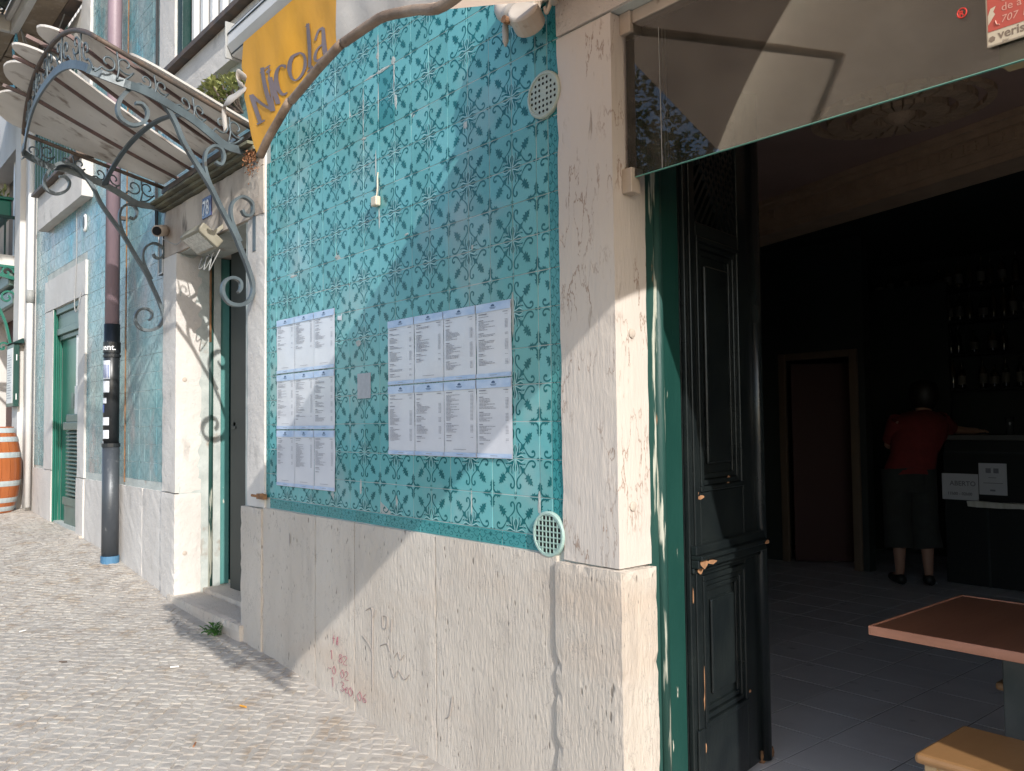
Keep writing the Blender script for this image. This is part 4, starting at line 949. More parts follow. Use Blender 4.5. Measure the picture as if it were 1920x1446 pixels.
# ================================================================== IRON AND WOOD DOOR CANOPY
t = thing('door_canopy', 'scrolled iron canopy with fanned white slats over the side door', 'canopy', (-5.68, 0, 1.66))
MAIN = [(-.119,.788),(-.101,.815),(-.105,.855),(-.142,.873),(-.185,.86),(-.212,.818),(-.207,.762),(-.172,.722),(-.114,.714),(-.055,.74),(-.024,.801),(-.027,.858),(-.061,.957),(-.106,1.057),(-.14,1.133),(-.224,1.274),(-.294,1.397),(-.38,1.516),(-.45,1.62),(-.50,1.727),(-.573,1.825),(-.637,1.865),(-.715,1.863),(-.776,1.802),(-.805,1.73),(-.79,1.669),(-.729,1.645),(-.667,1.678),(-.648,1.735),(-.676,1.775),(-.714,1.772)]
SEC = [(-.104,1.094),(-.153,1.197),(-.166,1.27),(-.149,1.325),(-.095,1.365),(-.04,1.347),(-.022,1.306),(-.04,1.263),(-.077,1.258),(-.095,1.285)]
UPP = [(-.281,1.378),(-.312,1.455),(-.325,1.526),(-.313,1.593),(-.269,1.633),(-.225,1.624),(-.208,1.579),(-.225,1.532),(-.26,1.539)]
def xl(d): return -6.46 - .20 * min(d, 1.1)
def xr(d): return -4.845 + .10 * min(d, 1.1)
def zin(d):      # inner flat rail
    P = [(0, 1.635), (.2, 1.65), (.4, 1.757), (.65, 1.845), (.9, 1.865), (1.2, 1.88)]
    for (a, za), (b, zb) in zip(P, P[1:]):
        if d <= b: return za + (zb - za) * (d - a) / (b - a)
    return P[-1][1]
def zout(d): return 1.795 + .30 * d
for X, side in ((-4.84, 'right'), (-6.46, 'left')):
    br = thing('x', None, None, (X, 0, .75)); bpy.data.objects.remove(br)
    m = MB(); sp_ = smooth_path([(X + (.06 * (-y) if X > -5 else -.12 * (-y)), y, z) for y, z in MAIN], 4); n = len(sp_)
    m.bar(sp_, (1, 0, 0), .034, [.014 + .010 * math.sin(math.pi * i / n) for i in range(n)])
    b_ = m.build('bracket', 'iron', t, smooth=False)
    for nm, P in (('lower_scroll', SEC), ('upper_scroll', UPP)):
        m = MB(); m.bar(smooth_path([(X + (.06 * (-y) if X > -5 else -.12 * (-y)), y, z) for y, z in P], 5), (1, 0, 0), .034, .016); m.build(nm, 'iron', b_)
    m = MB(); m.bar([(X, -.012, 1.05), (X, -.012, 1.62)], (1, 0, 0), .04, .012); m.build('wall_strap', 'iron', b_)
def edge(side, d): return xr(d) if side > 0 else xl(d)
FD = .92
def front_arch(h0, rise, n=28):
    out = []
    for i in range(n + 1):
        s_ = i / n; x = xl(FD) + (xr(FD) - xl(FD)) * s_
        k = (1 - abs(2 * s_ - 1) ** 2.4); out.append((x, -FD - .05 * k, h0 + rise * k))
    return out
# lower rail: one flat bar sweeping along the left side, over the front arch and back along the right side
def hbar(m, path, w, t):
    path = [Vector(p) for p in path]; n = len(path); vs = []
    for i, p in enumerate(path):
        tg = (path[min(i + 1, n - 1)] - path[max(i - 1, 0)]).normalized(); hz = Vector((tg.x, tg.y, 0))
        if hz.length < 1e-3: hz = Vector((1, 0, 0))
        sd2 = hz.normalized().cross(Vector((0, 0, 1))); nn = sd2.cross(tg).normalized()
        for a_, b_2 in ((-1, -1), (1, -1), (1, 1), (-1, 1)): vs.append(p + sd2 * (a_ * t / 2) + nn * (b_2 * w / 2))
    m.add(vs, [(i * 4 + k, i * 4 + (k + 1) % 4, i * 4 + 4 + (k + 1) % 4, i * 4 + 4 + k) for i in range(n - 1) for k in range(4)] + [(3, 2, 1, 0), tuple(range((n - 1) * 4, n * 4))])
arch = front_arch(zin(.9), .24)
P_ = [(xl(d), -d, zin(d)) for d in [0, .1, .2, .3, .4, .5, .6, .7, .78]] + [arch[i] for i in (1, 2, 3, 5, 7, 9, 11, 13, 14, 15, 17, 19, 21, 23, 25, 26, 27)] + [(xr(d), -d, zin(d)) for d in [.78, .7, .6, .5, .4, .3, .2, .1, 0]]
m = MB(); hbar(m, smooth_path(P_, 3), .046, .013); m.build('lower_rail', 'iron', t)
m = MB()
m.tube([(xl(d), -d, zout(d) - .012) for d in [0, .2, .4, .6, .8, FD]], .014, 8); m.tube([(xr(d), -d, zout(d) - .012) for d in [0, .2, .4, .6, .8, FD]], .014, 8); m.tube(front_arch(zout(FD) - .012, .24), .014, 8); m.build('upper_rail', 'iron_rust', t, smooth=True)
m = MB()
for d in (.42,):
    P = []
    for i in range(21):
        s_ = i / 20; k = 1 - abs(2 * s_ - 1) ** 2.2; P.append((xl(d) + (xr(d) - xl(d)) * s_, -d, zin(d) + .15 * k))
    m.bar(P, (0, 1, 0), .03, .014)
m.build('middle_rib', 'iron', t)
m = MB(); m.box(xl(0) - .02, xr(0) + .02, -.035, -.005, 1.745, 1.785); m.build('wall_rail', 'iron_rust', t)
# scrollwork between the rails
def scroll_unit(p0, p1, up, h):
    p0, p1, up = Vector(p0), Vector(p1), Vector(up); e = p1 - p0; out = []
    asp = h / e.length
    def spi(cx, cy, a0, a1, r0, r1, n=16): return [(cx + (r0 + (r1 - r0) * i / n) * asp * math.cos(a0 + (a1 - a0) * i / n), cy + (r0 + (r1 - r0) * i / n) * math.sin(a0 + (a1 - a0) * i / n)) for i in range(n + 1)]
    a = spi(.27, .62, 4.2, -2.6, .08, .32) + [(.27 + .02, .12), (.50, .03)]
    b = spi(.73, .52, -1.2, 5.4, .08, .30) + [(.95, .20), (1.06, .06)]
    c = [(.50, .03), (.44, .45), (.50, .97)]
    return [[p0 + e * u + up * (h * v) for u, v in q] for q in (a, b, c)]
m = MB()
for side in (-1, 1):
    for d0 in (.08, .30, .52, .72):
        d1_ = d0 + .2; h = zout((d0 + d1_) / 2) - zin((d0 + d1_) / 2) - .02
        for q in scroll_unit((edge(side, d0), -d0, zin(d0)), (edge(side, d1_), -d1_, zin(d1_)), (0, 0, 1), h): m = MB(); m.tube(smooth_path(q, 3), .0055, 6); m.build('scroll', 'iron', t, smooth=True)
fa = front_arch(zin(.9), .24); fb = front_arch(zout(FD), .24)
for i in range(2, 26, 5):
    h = zout(FD) - zin(.9)
    for q in scroll_unit(fa[i], fa[min(i + 5, 28)], (0, 0, 1), h): m = MB(); m.tube(smooth_path(q, 3), .0055, 6); m.build('scroll', 'iron', t, smooth=True)
# fanned slats with rounded ends, and the bars between them
NS = 6
def dep(s_): return 1.12 - .52 * max(0, (s_ - .45) / .55) ** 1.5
def surf(s_, d):
    k = 1 - abs(2 * s_ - 1) ** 2.2; rise = .245 * min(1, d / FD) ** 1.2 * k
    return Vector((xl(d) - .0 + (xr(d) + .03 - xl(d)) * s_, -d, zout(d) + .006 + rise))
for i in range(NS):
    s0, s1 = i / NS + .008, (i + 1) / NS - .008; DEP = dep((s0 + s1) / 2); N = 20; top = []
    gap0 = .05 if i != 2 else .30
    if i == 2: s1 = s0 + (s1 - s0) * .62
    if i == 3: gap0 = .12
    for j in range(N + 1):
        d = .03 + (DEP - .03) * (1 - (1 - j / N) ** 1.6); q = 1.0
        if d > DEP - .16: q = math.sqrt(max(0.004, 1 - ((d - (DEP - .16)) / .1602) ** 2))
        mid = (s0 + s1) / 2; hw = (s1 - s0) / 2 * q
        for kx_ in range(4): top.append((mid - hw + 2 * hw * kx_ / 3, d))
    mb = MB(); th = .014; vs = []
    for s_, d in top: p = surf(s_, d); vs.append(p)
    nT = len(vs); vs += [p + Vector((0, 0, th)) for p in vs[:nT]]
    fs = []
    for j in range(N):
        for kx_ in range(3):
            a = j * 4 + kx_; fs.append((a, a + 1, a + 5, a + 4)); fs.append((a + nT, a + nT + 4, a + nT + 5, a + nT + 1))
        a = j * 4; fs.append((a, a + 4, a + 4 + nT, a + nT)); a += 3; fs.append((a, a + nT, a + 4 + nT, a + 4))
    for kx_ in range(3):
        fs.append((kx_, kx_ + nT, kx_ + 1 + nT, kx_ + 1)); a = N * 4 + kx_; fs.append((a, a + 1, a + 1 + nT, a + nT))
    mb.add(vs, fs); mb.build('slat', 'slat_wood', t)
for i in range(1, NS):
    m = MB(); m.bar([surf(i / NS, d) + Vector((0, 0, -.006)) for d in [dep(i / NS) * q_ for q_ in (0, .2, .4, .6, .8, .92, .98)]], (1, 0, 0), .015, .022); m.build('glazing_bar', 'tbar', t)

# ================================================================== CAFE AWNING: roof cloth out over the pavement, torn valance along its front
t = thing('cafe_awning', 'cafe awning with torn orange valance lettered Nicola on a ribbed front bar', 'awning', (-1.25, 0, 1.545))
YF = -1.20; ax1 = -.33
def roofp(s_, d):    # s_ across, d from the wall
    xl_ = -2.18 - .08 * d / 1.2; z = 1.545 - .37 * d; return (xl_ + (ax1 - xl_) * s_, -d, z - .012 * math.sin(math.pi * d / 1.2) * math.sin(math.pi * s_))
m = MB(); n = 12
m.add([roofp(i / n, 1.2 * j / 8) for i in range(n + 1) for j in range(9)], [(i * 9 + j, (i + 1) * 9 + j, (i + 1) * 9 + j + 1, i * 9 + j + 1) for i in range(n) for j in range(8)])
m.build('roof_cloth', 'fabric_roof', t, smooth=True)
MB().box(-2.17, ax1 + .02, -.10, -.016, 1.555, 1.66).build('wall_cassette', 'alu_white', t, bevel=.01)
for xa, xm in ((-2.10, -1.5), (ax1 - .1, ax1 - .65)):
    m = MB(); m.tube([(xa, -.11, 1.47), (xm, -.62, 1.30), (xa + .05, -1.17, 1.06)], .018, 8); m.build('folding_arm', 'beige_metal', t, smooth=True)
x0 = -2.25
m = MB(); prof = [(-1.15, 1.115), (-1.185, 1.115), (-1.208, 1.092), (-1.212, 1.050), (-1.196, 1.022), (-1.16, 1.018)]
m.prism(prof, lambda a, b, d: (x0 + d, a, b), ax1 - x0); m.build('front_bar', 'alu_white', t, bevel=.003)
for k in range(6):
    f = k / 5; a = Vector((0, -1.188, 1.112)).lerp(Vector((0, -1.207, 1.094)), f * 2.5) if f < .4 else Vector((0, -1.2095, 1.082)).lerp(Vector((0, -1.199, 1.028)), (f - .4) / .6)
    MB().box(x0 + .002, ax1, a.y - .0022, a.y + .001, a.z - .0014, a.z + .0014).build('rib', 'leg_metal', t)
MB().box(x0 - .006, x0 - .0005, -1.216, -1.148, 1.014, 1.119).build('end_cap', 'wire_grey', t, bevel=.006)
HEM = [(-2.07, .706), (-2.017, .736), (-1.979, .757), (-1.895, .800), (-1.824, .809), (-1.73, .829), (-1.631, .848), (-1.579, .848), (-1.517, .848), (-1.454, .842), (-1.347, .815), (-1.25, .785), (-1.138, .765), (-.9, .75), (ax1 + .02, .74)]
LEFT = [(.998, -2.145), (.954, -2.152), (.913, -2.117), (.895, -2.145), (.842, -2.116), (.761, -2.082), (.70, -2.05)]
ZT = 1.02
HEM = [(x_ * .988, z_ * .988) for x_, z_ in HEM[:12]] + [(-1.10, .80), (-.9, .93), (ax1 + .02, .95)]  # unseen right end raised to pull in the valance's ground shadow
def hemz(x):
    for (a, za), (b, zb) in zip(HEM, HEM[1:]):
        if x <= b: return za + (zb - za) * (x - a) / (b - a)
    return HEM[-1][1]
def fy(x, f):   # folds of the hanging cloth
    w = .005 * math.sin(x * 21 + f * 3) + .004 * math.sin(x * 53 - f * 5) + .005 * math.sin(f * 7 + x * 9)
    return YF - .010 + w * f * (1.3 - f)
def cloth(name, xa, xb, mat, ragged=False):
    nx, nz = max(8, int((xb - xa) / .013)), 16; vs = []
    for i in range(nx + 1):
        for j in range(nz + 1):
            f = j / nz; x = xa + (xb - xa) * i / nx
            if ragged and i < 6:
                z_ = ZT + (.70 - ZT) * f
                for (za, xa_), (zb, xb_) in zip(LEFT, LEFT[1:]):
                    if z_ >= zb: break
                lx_ = xa_ + (xb_ - xa_) * (za - z_) / (za - zb); x = lx_ + (xa + (xb - xa) * 6 / nx - lx_) * i / 6
            zb_ = hemz(max(x, -2.07)); vs.append((x, fy(x, f), ZT + (zb_ - ZT) * f))
    fs = [(i * (nz + 1) + j, (i + 1) * (nz + 1) + j, (i + 1) * (nz + 1) + j + 1, i * (nz + 1) + j + 1) for i in range(nx) for j in range(nz)]
    m = MB(); m.add(vs, fs); return m.build(name, mat, t, smooth=True)
cl = cloth('orange_valance', -2.13, -1.633, 'fabric_orange', True); cloth('white_valance', -1.6325, ax1, 'fabric_white')
tag(cl, 'torn orange end of the valance lettered Nicola')
LET = [[[[-2.102,0.865],[-2.076,0.861]],[[-2.039,0.772],[-2.014,0.769]]],[[[-2.094,0.857],[-2.08,0.861]],[[-2.081,0.849],[-2.067,0.853]],[[-2.062,0.838],[-2.049,0.841]],[[-2.041,0.826],[-2.029,0.829]],[[-2.022,0.815],[-2.011,0.818]],[[-2.004,0.805],[-1.995,0.809]],[[-1.986,0.795],[-1.978,0.799]],[[-1.971,0.787],[-1.963,0.791]],[[-1.96,0.781],[-1.953,0.785]]],[[[-2.047,0.77],[-2.051,0.776]],[[-1.998,0.767],[-2.002,0.772]]],[[[-2.033,0.914],[-2.004,0.907]],[[-1.965,0.781],[-1.943,0.777]]],[[[-1.978,0.9],[-1.97,0.897]],[[-1.951,0.778],[-1.941,0.776]]],[[[-2.029,0.899],[-2.034,0.904]],[[-1.963,0.896],[-1.966,0.9]]],[[[-1.976,0.87],[-1.952,0.864]],[[-1.938,0.792],[-1.917,0.788]]],[[[-1.978,0.881],[-1.989,0.888]],[[-1.957,0.883],[-1.972,0.893]]],[[[-1.877,0.87],[-1.883,0.863]],[[-1.882,0.872],[-1.888,0.866]],[[-1.89,0.875],[-1.894,0.87]],[[-1.901,0.879],[-1.9,0.873]],[[-1.91,0.88],[-1.905,0.875]],[[-1.918,0.88],[-1.91,0.874]],[[-1.927,0.879],[-1.915,0.871]],[[-1.935,0.876],[-1.919,0.868]],[[-1.94,0.871],[-1.922,0.863]],[[-1.943,0.865],[-1.923,0.857]],[[-1.944,0.856],[-1.924,0.85]],[[-1.944,0.848],[-1.922,0.842]],[[-1.942,0.839],[-1.92,0.834]],[[-1.938,0.831],[-1.918,0.827]],[[-1.932,0.823],[-1.914,0.82]],[[-1.924,0.815],[-1.909,0.815]],[[-1.915,0.808],[-1.906,0.811]],[[-1.902,0.803],[-1.903,0.81]],[[-1.892,0.802],[-1.896,0.808]],[[-1.884,0.802],[-1.887,0.807]],[[-1.879,0.803],[-1.881,0.805]]],[[[-1.82,0.883],[-1.815,0.879]],[[-1.826,0.884],[-1.821,0.878]],[[-1.836,0.885],[-1.829,0.878]],[[-1.847,0.885],[-1.838,0.878]],[[-1.856,0.884],[-1.843,0.876]],[[-1.863,0.88],[-1.847,0.872]],[[-1.869,0.875],[-1.851,0.867]],[[-1.873,0.869],[-1.853,0.861]],[[-1.876,0.863],[-1.853,0.855]],[[-1.876,0.857],[-1.855,0.85]],[[-1.874,0.85],[-1.855,0.844]],[[-1.871,0.843],[-1.853,0.839]],[[-1.866,0.836],[-1.851,0.835]],[[-1.859,0.83],[-1.848,0.831]],[[-1.851,0.824],[-1.843,0.826]],[[-1.841,0.819],[-1.838,0.823]],[[-1.832,0.816],[-1.833,0.82]],[[-1.822,0.815],[-1.827,0.82]],[[-1.813,0.814],[-1.821,0.821]],[[-1.804,0.816],[-1.815,0.823]],[[-1.797,0.818],[-1.81,0.825]],[[-1.79,0.821],[-1.806,0.829]],[[-1.785,0.825],[-1.802,0.833]],[[-1.78,0.829],[-1.8,0.838]],[[-1.777,0.835],[-1.799,0.843]],[[-1.778,0.842],[-1.798,0.848]],[[-1.78,0.849],[-1.798,0.855]],[[-1.783,0.857],[-1.8,0.861]],[[-1.788,0.864],[-1.802,0.866]],[[-1.795,0.871],[-1.805,0.869]],[[-1.804,0.876],[-1.81,0.873]],[[-1.811,0.88],[-1.815,0.877]],[[-1.816,0.882],[-1.819,0.88]]],[[[-1.774,0.933],[-1.759,0.927]],[[-1.774,0.924],[-1.758,0.918]],[[-1.775,0.912],[-1.756,0.905]],[[-1.775,0.898],[-1.754,0.891]],[[-1.775,0.884],[-1.752,0.876]],[[-1.773,0.869],[-1.75,0.861]],[[-1.771,0.852],[-1.748,0.845]],[[-1.77,0.837],[-1.746,0.83]],[[-1.768,0.827],[-1.745,0.82]]],[[[-1.778,0.926],[-1.781,0.928]],[[-1.757,0.925],[-1.763,0.931]]],[[[-1.771,0.816],[-1.775,0.82]],[[-1.733,0.816],[-1.74,0.823]]],[[[-1.696,0.898],[-1.691,0.89]],[[-1.7,0.899],[-1.696,0.891]],[[-1.707,0.9],[-1.702,0.893]],[[-1.715,0.9],[-1.709,0.894]],[[-1.721,0.899],[-1.714,0.894]],[[-1.726,0.895],[-1.717,0.89]],[[-1.731,0.89],[-1.72,0.885]],[[-1.735,0.884],[-1.723,0.879]],[[-1.737,0.881],[-1.725,0.875]]],[[[-1.704,0.897],[-1.688,0.892]],[[-1.703,0.89],[-1.686,0.885]],[[-1.701,0.88],[-1.682,0.874]],[[-1.699,0.868],[-1.679,0.863]],[[-1.697,0.858],[-1.675,0.852]],[[-1.694,0.849],[-1.673,0.843]],[[-1.691,0.84],[-1.67,0.835]],[[-1.688,0.832],[-1.668,0.827]],[[-1.686,0.827],[-1.667,0.822]]],[[[-1.688,0.857],[-1.684,0.854]],[[-1.694,0.857],[-1.689,0.853]],[[-1.702,0.857],[-1.697,0.852]],[[-1.712,0.856],[-1.705,0.851]],[[-1.719,0.854],[-1.71,0.849]],[[-1.725,0.852],[-1.713,0.845]],[[-1.73,0.848],[-1.716,0.841]],[[-1.734,0.843],[-1.717,0.837]],[[-1.735,0.839],[-1.716,0.833]],[[-1.733,0.834],[-1.716,0.83]],[[-1.728,0.828],[-1.715,0.828]],[[-1.721,0.823],[-1.714,0.826]],[[-1.711,0.819],[-1.713,0.826]],[[-1.703,0.819],[-1.709,0.825]],[[-1.695,0.82],[-1.701,0.825]],[[-1.688,0.822],[-1.693,0.826]],[[-1.684,0.823],[-1.688,0.826]]]]
m = MB()
def on_cloth(x, z):
    f = (ZT - z) / (ZT - hemz(max(x, -2.07))); f = min(max(f, 0), 1); return (x, fy(x, f) - .002, z)
for st in LET:
    vs = []; fine = []
    for (a, b), (c_, d_) in zip(st, st[1:]):
        k = max(1, int(math.hypot(a[0] - c_[0], a[1] - c_[1]) / .010))
        for i in range(k): fine.append(([a[0] + (c_[0] - a[0]) * i / k, a[1] + (c_[1] - a[1]) * i / k], [b[0] + (d_[0] - b[0]) * i / k, b[1] + (d_[1] - b[1]) * i / k]))
    fine.append(st[-1])
    for a, b in fine: vs += [on_cloth(*a), on_cloth((a[0] + b[0]) / 2, (a[1] + b[1]) / 2), on_cloth(*b)]
    m.add(vs, [q for i in range(len(fine) - 1) for q in ((3 * i, 3 * i + 1, 3 * i + 4, 3 * i + 3), (3 * i + 1, 3 * i + 2, 3 * i + 5, 3 * i + 4))])
m.build('lettering', 'letter_ink', cl)
for a, b in ((0, 3), (3, 6), (6, 14)):
    P = [(x, fy(x, 1) - .006 - .002 * (i % 2), z - .005) for i, (x, z) in enumerate(HEM[a:b + 1])]
    P = [(p[0] * .99, p[1], p[2] * .985) for p in P]; P[0] = (P[0][0] + .006, P[0][1], P[0][2]); m = MB(); m.tube(smooth_path(P, 4), .0105, 10); m.build('hem_pipe', 'hem_pipe', t, smooth=True)
m = MB(); P = smooth_path([(-2.12, -1.205, .90), (-2.17, -1.225, .875), (-2.215, -1.23, .875), (-2.222, -1.23, .845), (-2.215, -1.228, .80)], 5)
m.bar(P, (.25, .35, .9), [.040 - .022 * i / len(P) for i in range(len(P))], .002); m.build('torn_flap', 'fabric_back', t, smooth=True)
m = MB(); m.bar(smooth_path([(-2.125, -1.205, .915), (-2.138, -1.222, .93), (-2.15, -1.22, .91), (-2.135, -1.21, .895)], 4), (.5, -.5, .5), .03, .002); m.build('curled_edge', 'fabric_back', t, smooth=True)
# shoulder joint of the folding arm on the wall
a_ = MB(); a_.lathe([(.052, -.045), (.060, -.035), (.060, .035), (.052, .045)], (0, 0, 0), 20); q = Matrix.Rotation(R(62), 3, 'X') @ Matrix.Rotation(R(20), 3, 'Y')
a_.v = [tuple(q @ Vector(p) + Vector((-2.262, -.095, 1.475))) for p in a_.v]; arm = a_.build('arm_joint', 'beige_metal', t, bevel=.006)
m = MB(); m.bar([(-2.245, -.10, 1.46), (-2.215, -.085, 1.56), (-2.19, -.07, 1.66)], (1, .2, 0), .05, .045); m.build('arm_link', 'beige_metal', t, bevel=.006)
m = MB(); m.rough(-2.42, -2.20, -.085, -.001, 1.55, 1.70, step=.03, amp=.01, chip=.018, seed=5); m.build('arm_bracket', 'beige_metal', t)
m = MB(); m.lathe([(.004, .05), (.010, .045), (.013, .015), (.012, -.03), (.004, -.05)], (-2.405, -.075, 1.475), 12); m.build('crank_knob', 'beige_metal', t, smooth=True)
m = MB(); m.lathe([(.014, -.012), (.014, .012)], (0, 0, 0), 12, axis='y'); m.v = [(a - 2.30, b - .16, c_ + 1.462) for a, b, c_ in m.v]; m.build('pivot_bolt', 'rust', t)
m = MB(); m.tube(smooth_path([(-2.18, -.05, 1.58), (-2.165, -.06, 1.52), (-2.18, -.07, 1.47), (-2.20, -.06, 1.50)], 4), .007, 8); m.build('hook_loop', 'beige_metal', t, smooth=True)
m = MB()
m.tube(smooth_path([(-2.28, -.09, 1.53), (-2.34, -.10, 1.515), (-2.40, -.09, 1.56), (-2.41, -.06, 1.66)], 5), [.040] * 6 + [.034] * 10, 12); m.build('arm_elbow', 'beige_metal', t, smooth=True)
# ================================================================== WHITE NEIGHBOUR BUILDING, BALCONY, BARREL, TREE
t = N = thing('white_building', 'white stone building beyond the tiled front with green fittings', 'building', (-13, .1, -.9))
m = MB(); m.box(-24, -14.2, .0, .4, -1.5, 9); m.box(-14.2, -12.0, .0, .4, 1.55, 2.15); m.box(-14.2, -12.0, .0, .4, 3.6, 9); m.box(-12.0, -11.0, .0, .4, -1.5, 9); m.build('wall', 'white_wall', t)
for a, b, y in ((-11.98, -11.72, -.055), (-11.70, -11.40, -.10), (-11.38, -11.12, -.045)): MB().rough(a, b, y, .0, -1.4, 4.3, step=.2, amp=.002, chip=.004, seed=3).build('pier', 'white_wall', t)
MB().rough(-12.05, -11.06, -.13, .0, 4.302, 4.6, step=.2, amp=.003, chip=.006, seed=4).build('capital', 'white_wall', t)
m = MB(); m.box(-14.2, -12.0, .25, .3, -1.5, 1.55); m.build('doorway_backing', 'inner_red', t)
m = MB(); m.box(-12.12, -12.0, -.02, .249, -1.4, 1.55); m.box(-12.8, -12.6, .1, .249, -1.4, 1.55); m.build('door_frame', 'green_fresh', t, bevel=.01)
m = MB(); m.box(-14.2, -12.0, .25, .3, 2.15, 3.6); w_ = m.build('upper_window', 'pane_dark', t)
m = MB(); m.box(-12.10, -12.0, .05, .249, 2.15, 3.6); m.build('window_frame', 'white_paint', w_); m = MB(); m.box(-13.0, -12.9, .1, .249, 2.15, 3.6); m.build('window_frame', 'white_paint', w_)
MB().rough(-14.3, -11.99, -.30, .0, 2.02, 2.16, step=.15, amp=.003, chip=.006, seed=6).build('balcony_slab', 'white_wall', t)
m = MB(); m.box(-14.2, -12.02, -.28, -.25, 2.62, 2.66)
for i in range(18): m.box(-14.2 + i * .125, -14.18 + i * .125, -.275, -.255, 2.16, 2.62)
m.box(-12.04, -12.02, -.28, -.0, 2.62, 2.66); m.box(-12.04, -12.02, -.16, -.14, 2.16, 2.62); m.build('balcony_rail', 'green_deep', t)
MB().tube([(-11.02, -.05, 4), (-11.02, -.05, -.9)], .035, 10).build('drainpipe', 'white_paint', N, smooth=True)
MB().tube([(-11.02, -.05, 1.45), (-11.02, -.05, 1.60)], .045, 10).build('pipe_collar', 'wire_grey', N, smooth=True)
for i, (z0, z1) in enumerate(((1.55, 1.75), (1.78, 1.95))): MB().box(-14.2, -12.0, -.06 - .05 * i, 0, z0, z1).build('door_cornice', 'louvre_grey', N, bevel=.02)
# planter on the balcony
p = thing('planter', 'green window box with dry plants on the far balcony', 'planter', (-12.6, -.2, 2.62))
MB().box(-13.2, -12.15, -.30, -.06, 2.66, 2.88).build('box', 'green_fresh', p, bevel=.02)
MB().box(-13.22, -12.13, -.32, -.04, 2.885, 2.92).build('rim', 'green_fresh', p, bevel=.006)
lv = MB()
for i in range(120): leaf_quad(lv, (rl.uniform(-13.1, -12.2), rl.uniform(-.28, -.08), 2.92 + rl.uniform(0, .12)), (rl.uniform(-1, 1), rl.uniform(-1, 1), rl.uniform(0, 1.5)), .08, .02)
lv.build('plants', 'leaf_olive', p)
# green scroll bracket of the neighbour's canopy
b_ = thing('green_bracket', 'green scrolled iron bracket on the white building', 'bracket', (-11.95, -.05, .6))
m = MB(); m.bar(smooth_path([(-11.95, -.07, .95), (-11.95, -.10, 1.1), (-11.95, -.16, 1.35), (-11.95, -.30, 1.62), (-11.95, -.5, 1.85)], 5), (1, 0, 0), .05, .03); m.build('bar', 'green_fresh', b_)
m = MB()
for cy, cz, r in ((-.13, 1.62, .09), (-.17, 1.0, .07), (-.14, 1.93, .08)): m = MB(); m.bar([(-11.95, cy + (r - .0035 * k) * math.cos(k * .36), cz + (r - .0035 * k) * math.sin(k * .36)) for k in range(22)], (1, 0, 0), .05, .022); m.build('scroll', 'green_fresh', b_)
m = MB(); m.bar([(-11.95, -.06, 1.86), (-11.95, -.6, 1.98)], (1, 0, 0), .06, .04); m.bar([(-11.95, -.06, 2.0), (-11.95, -.6, 2.02)], (1, 0, 0), .06, .03); m.build('top_rail', 'green_fresh', b_)
# menu display case
c_ = thing('menu_case', 'green menu display case with paper on the white building', 'display case', (-11.55, -.05, .24))
MB().box(-11.72, -11.30, -.160, -.101, .26, 1.0).build('case', 'green_paint', c_, bevel=.005)
MB().box(-11.68, -11.34, -.1645, -.1605, .30, .95).build('menu_paper', 'white_paint', c_)
m = MB()
for i in range(18): m.box(-11.64, -11.40 - .08 * (i % 3) * .5, -.1665, -.165, .36 + i * .03, .366 + i * .03)
m.build('printed_lines', 'print_grey', c_)
MB().prism([(-.19, 1.002), (-.08, 1.06), (-.06, 1.06), (-.06, 1.002)], lambda a, b, d: (-11.76 + d, a, b), .50).build('hood', 'green_deep', c_, bevel=.004)
m = MB(); m.box(-11.3, -11.297, -.135, -.125, .80, .87); m.build('hinge', 'white_paint', c_); m = MB(); m.box(-11.3, -11.297, -.135, -.125, .34, .41); m.build('hinge', 'white_paint', c_)

# ---- wine barrel
b_ = thing('wine_barrel', 'varnished wooden barrel with grey hoops by the white building', 'barrel', (-11.22, -.43, -.95))
bx_, by_, bz_ = -11.22, -.43, gz(-11.22, -.43); H = .97
def brad(h): return .265 + .085 * (1 - (2 * h / H - 1) ** 2)
ns = 22; m = MB()
for k in range(ns):
    m = MB(); a0, a1 = 2 * math.pi * k / ns + .004, 2 * math.pi * (k + 1) / ns - .004; vs = []; n = 10
    for j in range(n + 1):
        h = H * j / n
        for a in (a0, (a0 + a1) / 2, a1):
            vs.append((bx_ + brad(h) * math.cos(a), by_ + brad(h) * math.sin(a), bz_ + h))
    m.add(vs, [q for j in range(n) for q in ((j * 3, j * 3 + 1, j * 3 + 4, j * 3 + 3), (j * 3 + 1, j * 3 + 2, j * 3 + 5, j * 3 + 4))])
    m.build('stave', 'barrel_wood', b_)
m = MB(); m.lathe([(.262, bz_ + H - .03), (.01, bz_ + H - .03)], (bx_, by_, 0), 30); m.build('head', 'barrel_wood', b_)
for h, w in ((.02, .05), (.115, .055), (.30, .06), (.62, .06), (.80, .055), (.90, .055)):
    MB().lathe([(brad(h) + .003, bz_ + h), (brad(h + w / 2) + .005, bz_ + h + w / 2), (brad(h + w) + .003, bz_ + h + w)], (bx_, by_, 0), 36).build('hoop', 'barrel_hoop', b_)
m = MB(); m.add([(-11.3, -.62, bz_ + H - .03), (-11.15, -.5, bz_ + H - .028), (-11.18, -.56, bz_ + H + .09), (-11.25, -.6, bz_ + H + .05)], [(0, 1, 2), (0, 2, 3)]); m.build('napkin', 'white_paint', loc=(-11.2, -.55, bz_ + H - .03), label='white folded napkin on top of the barrel', cat='napkin')

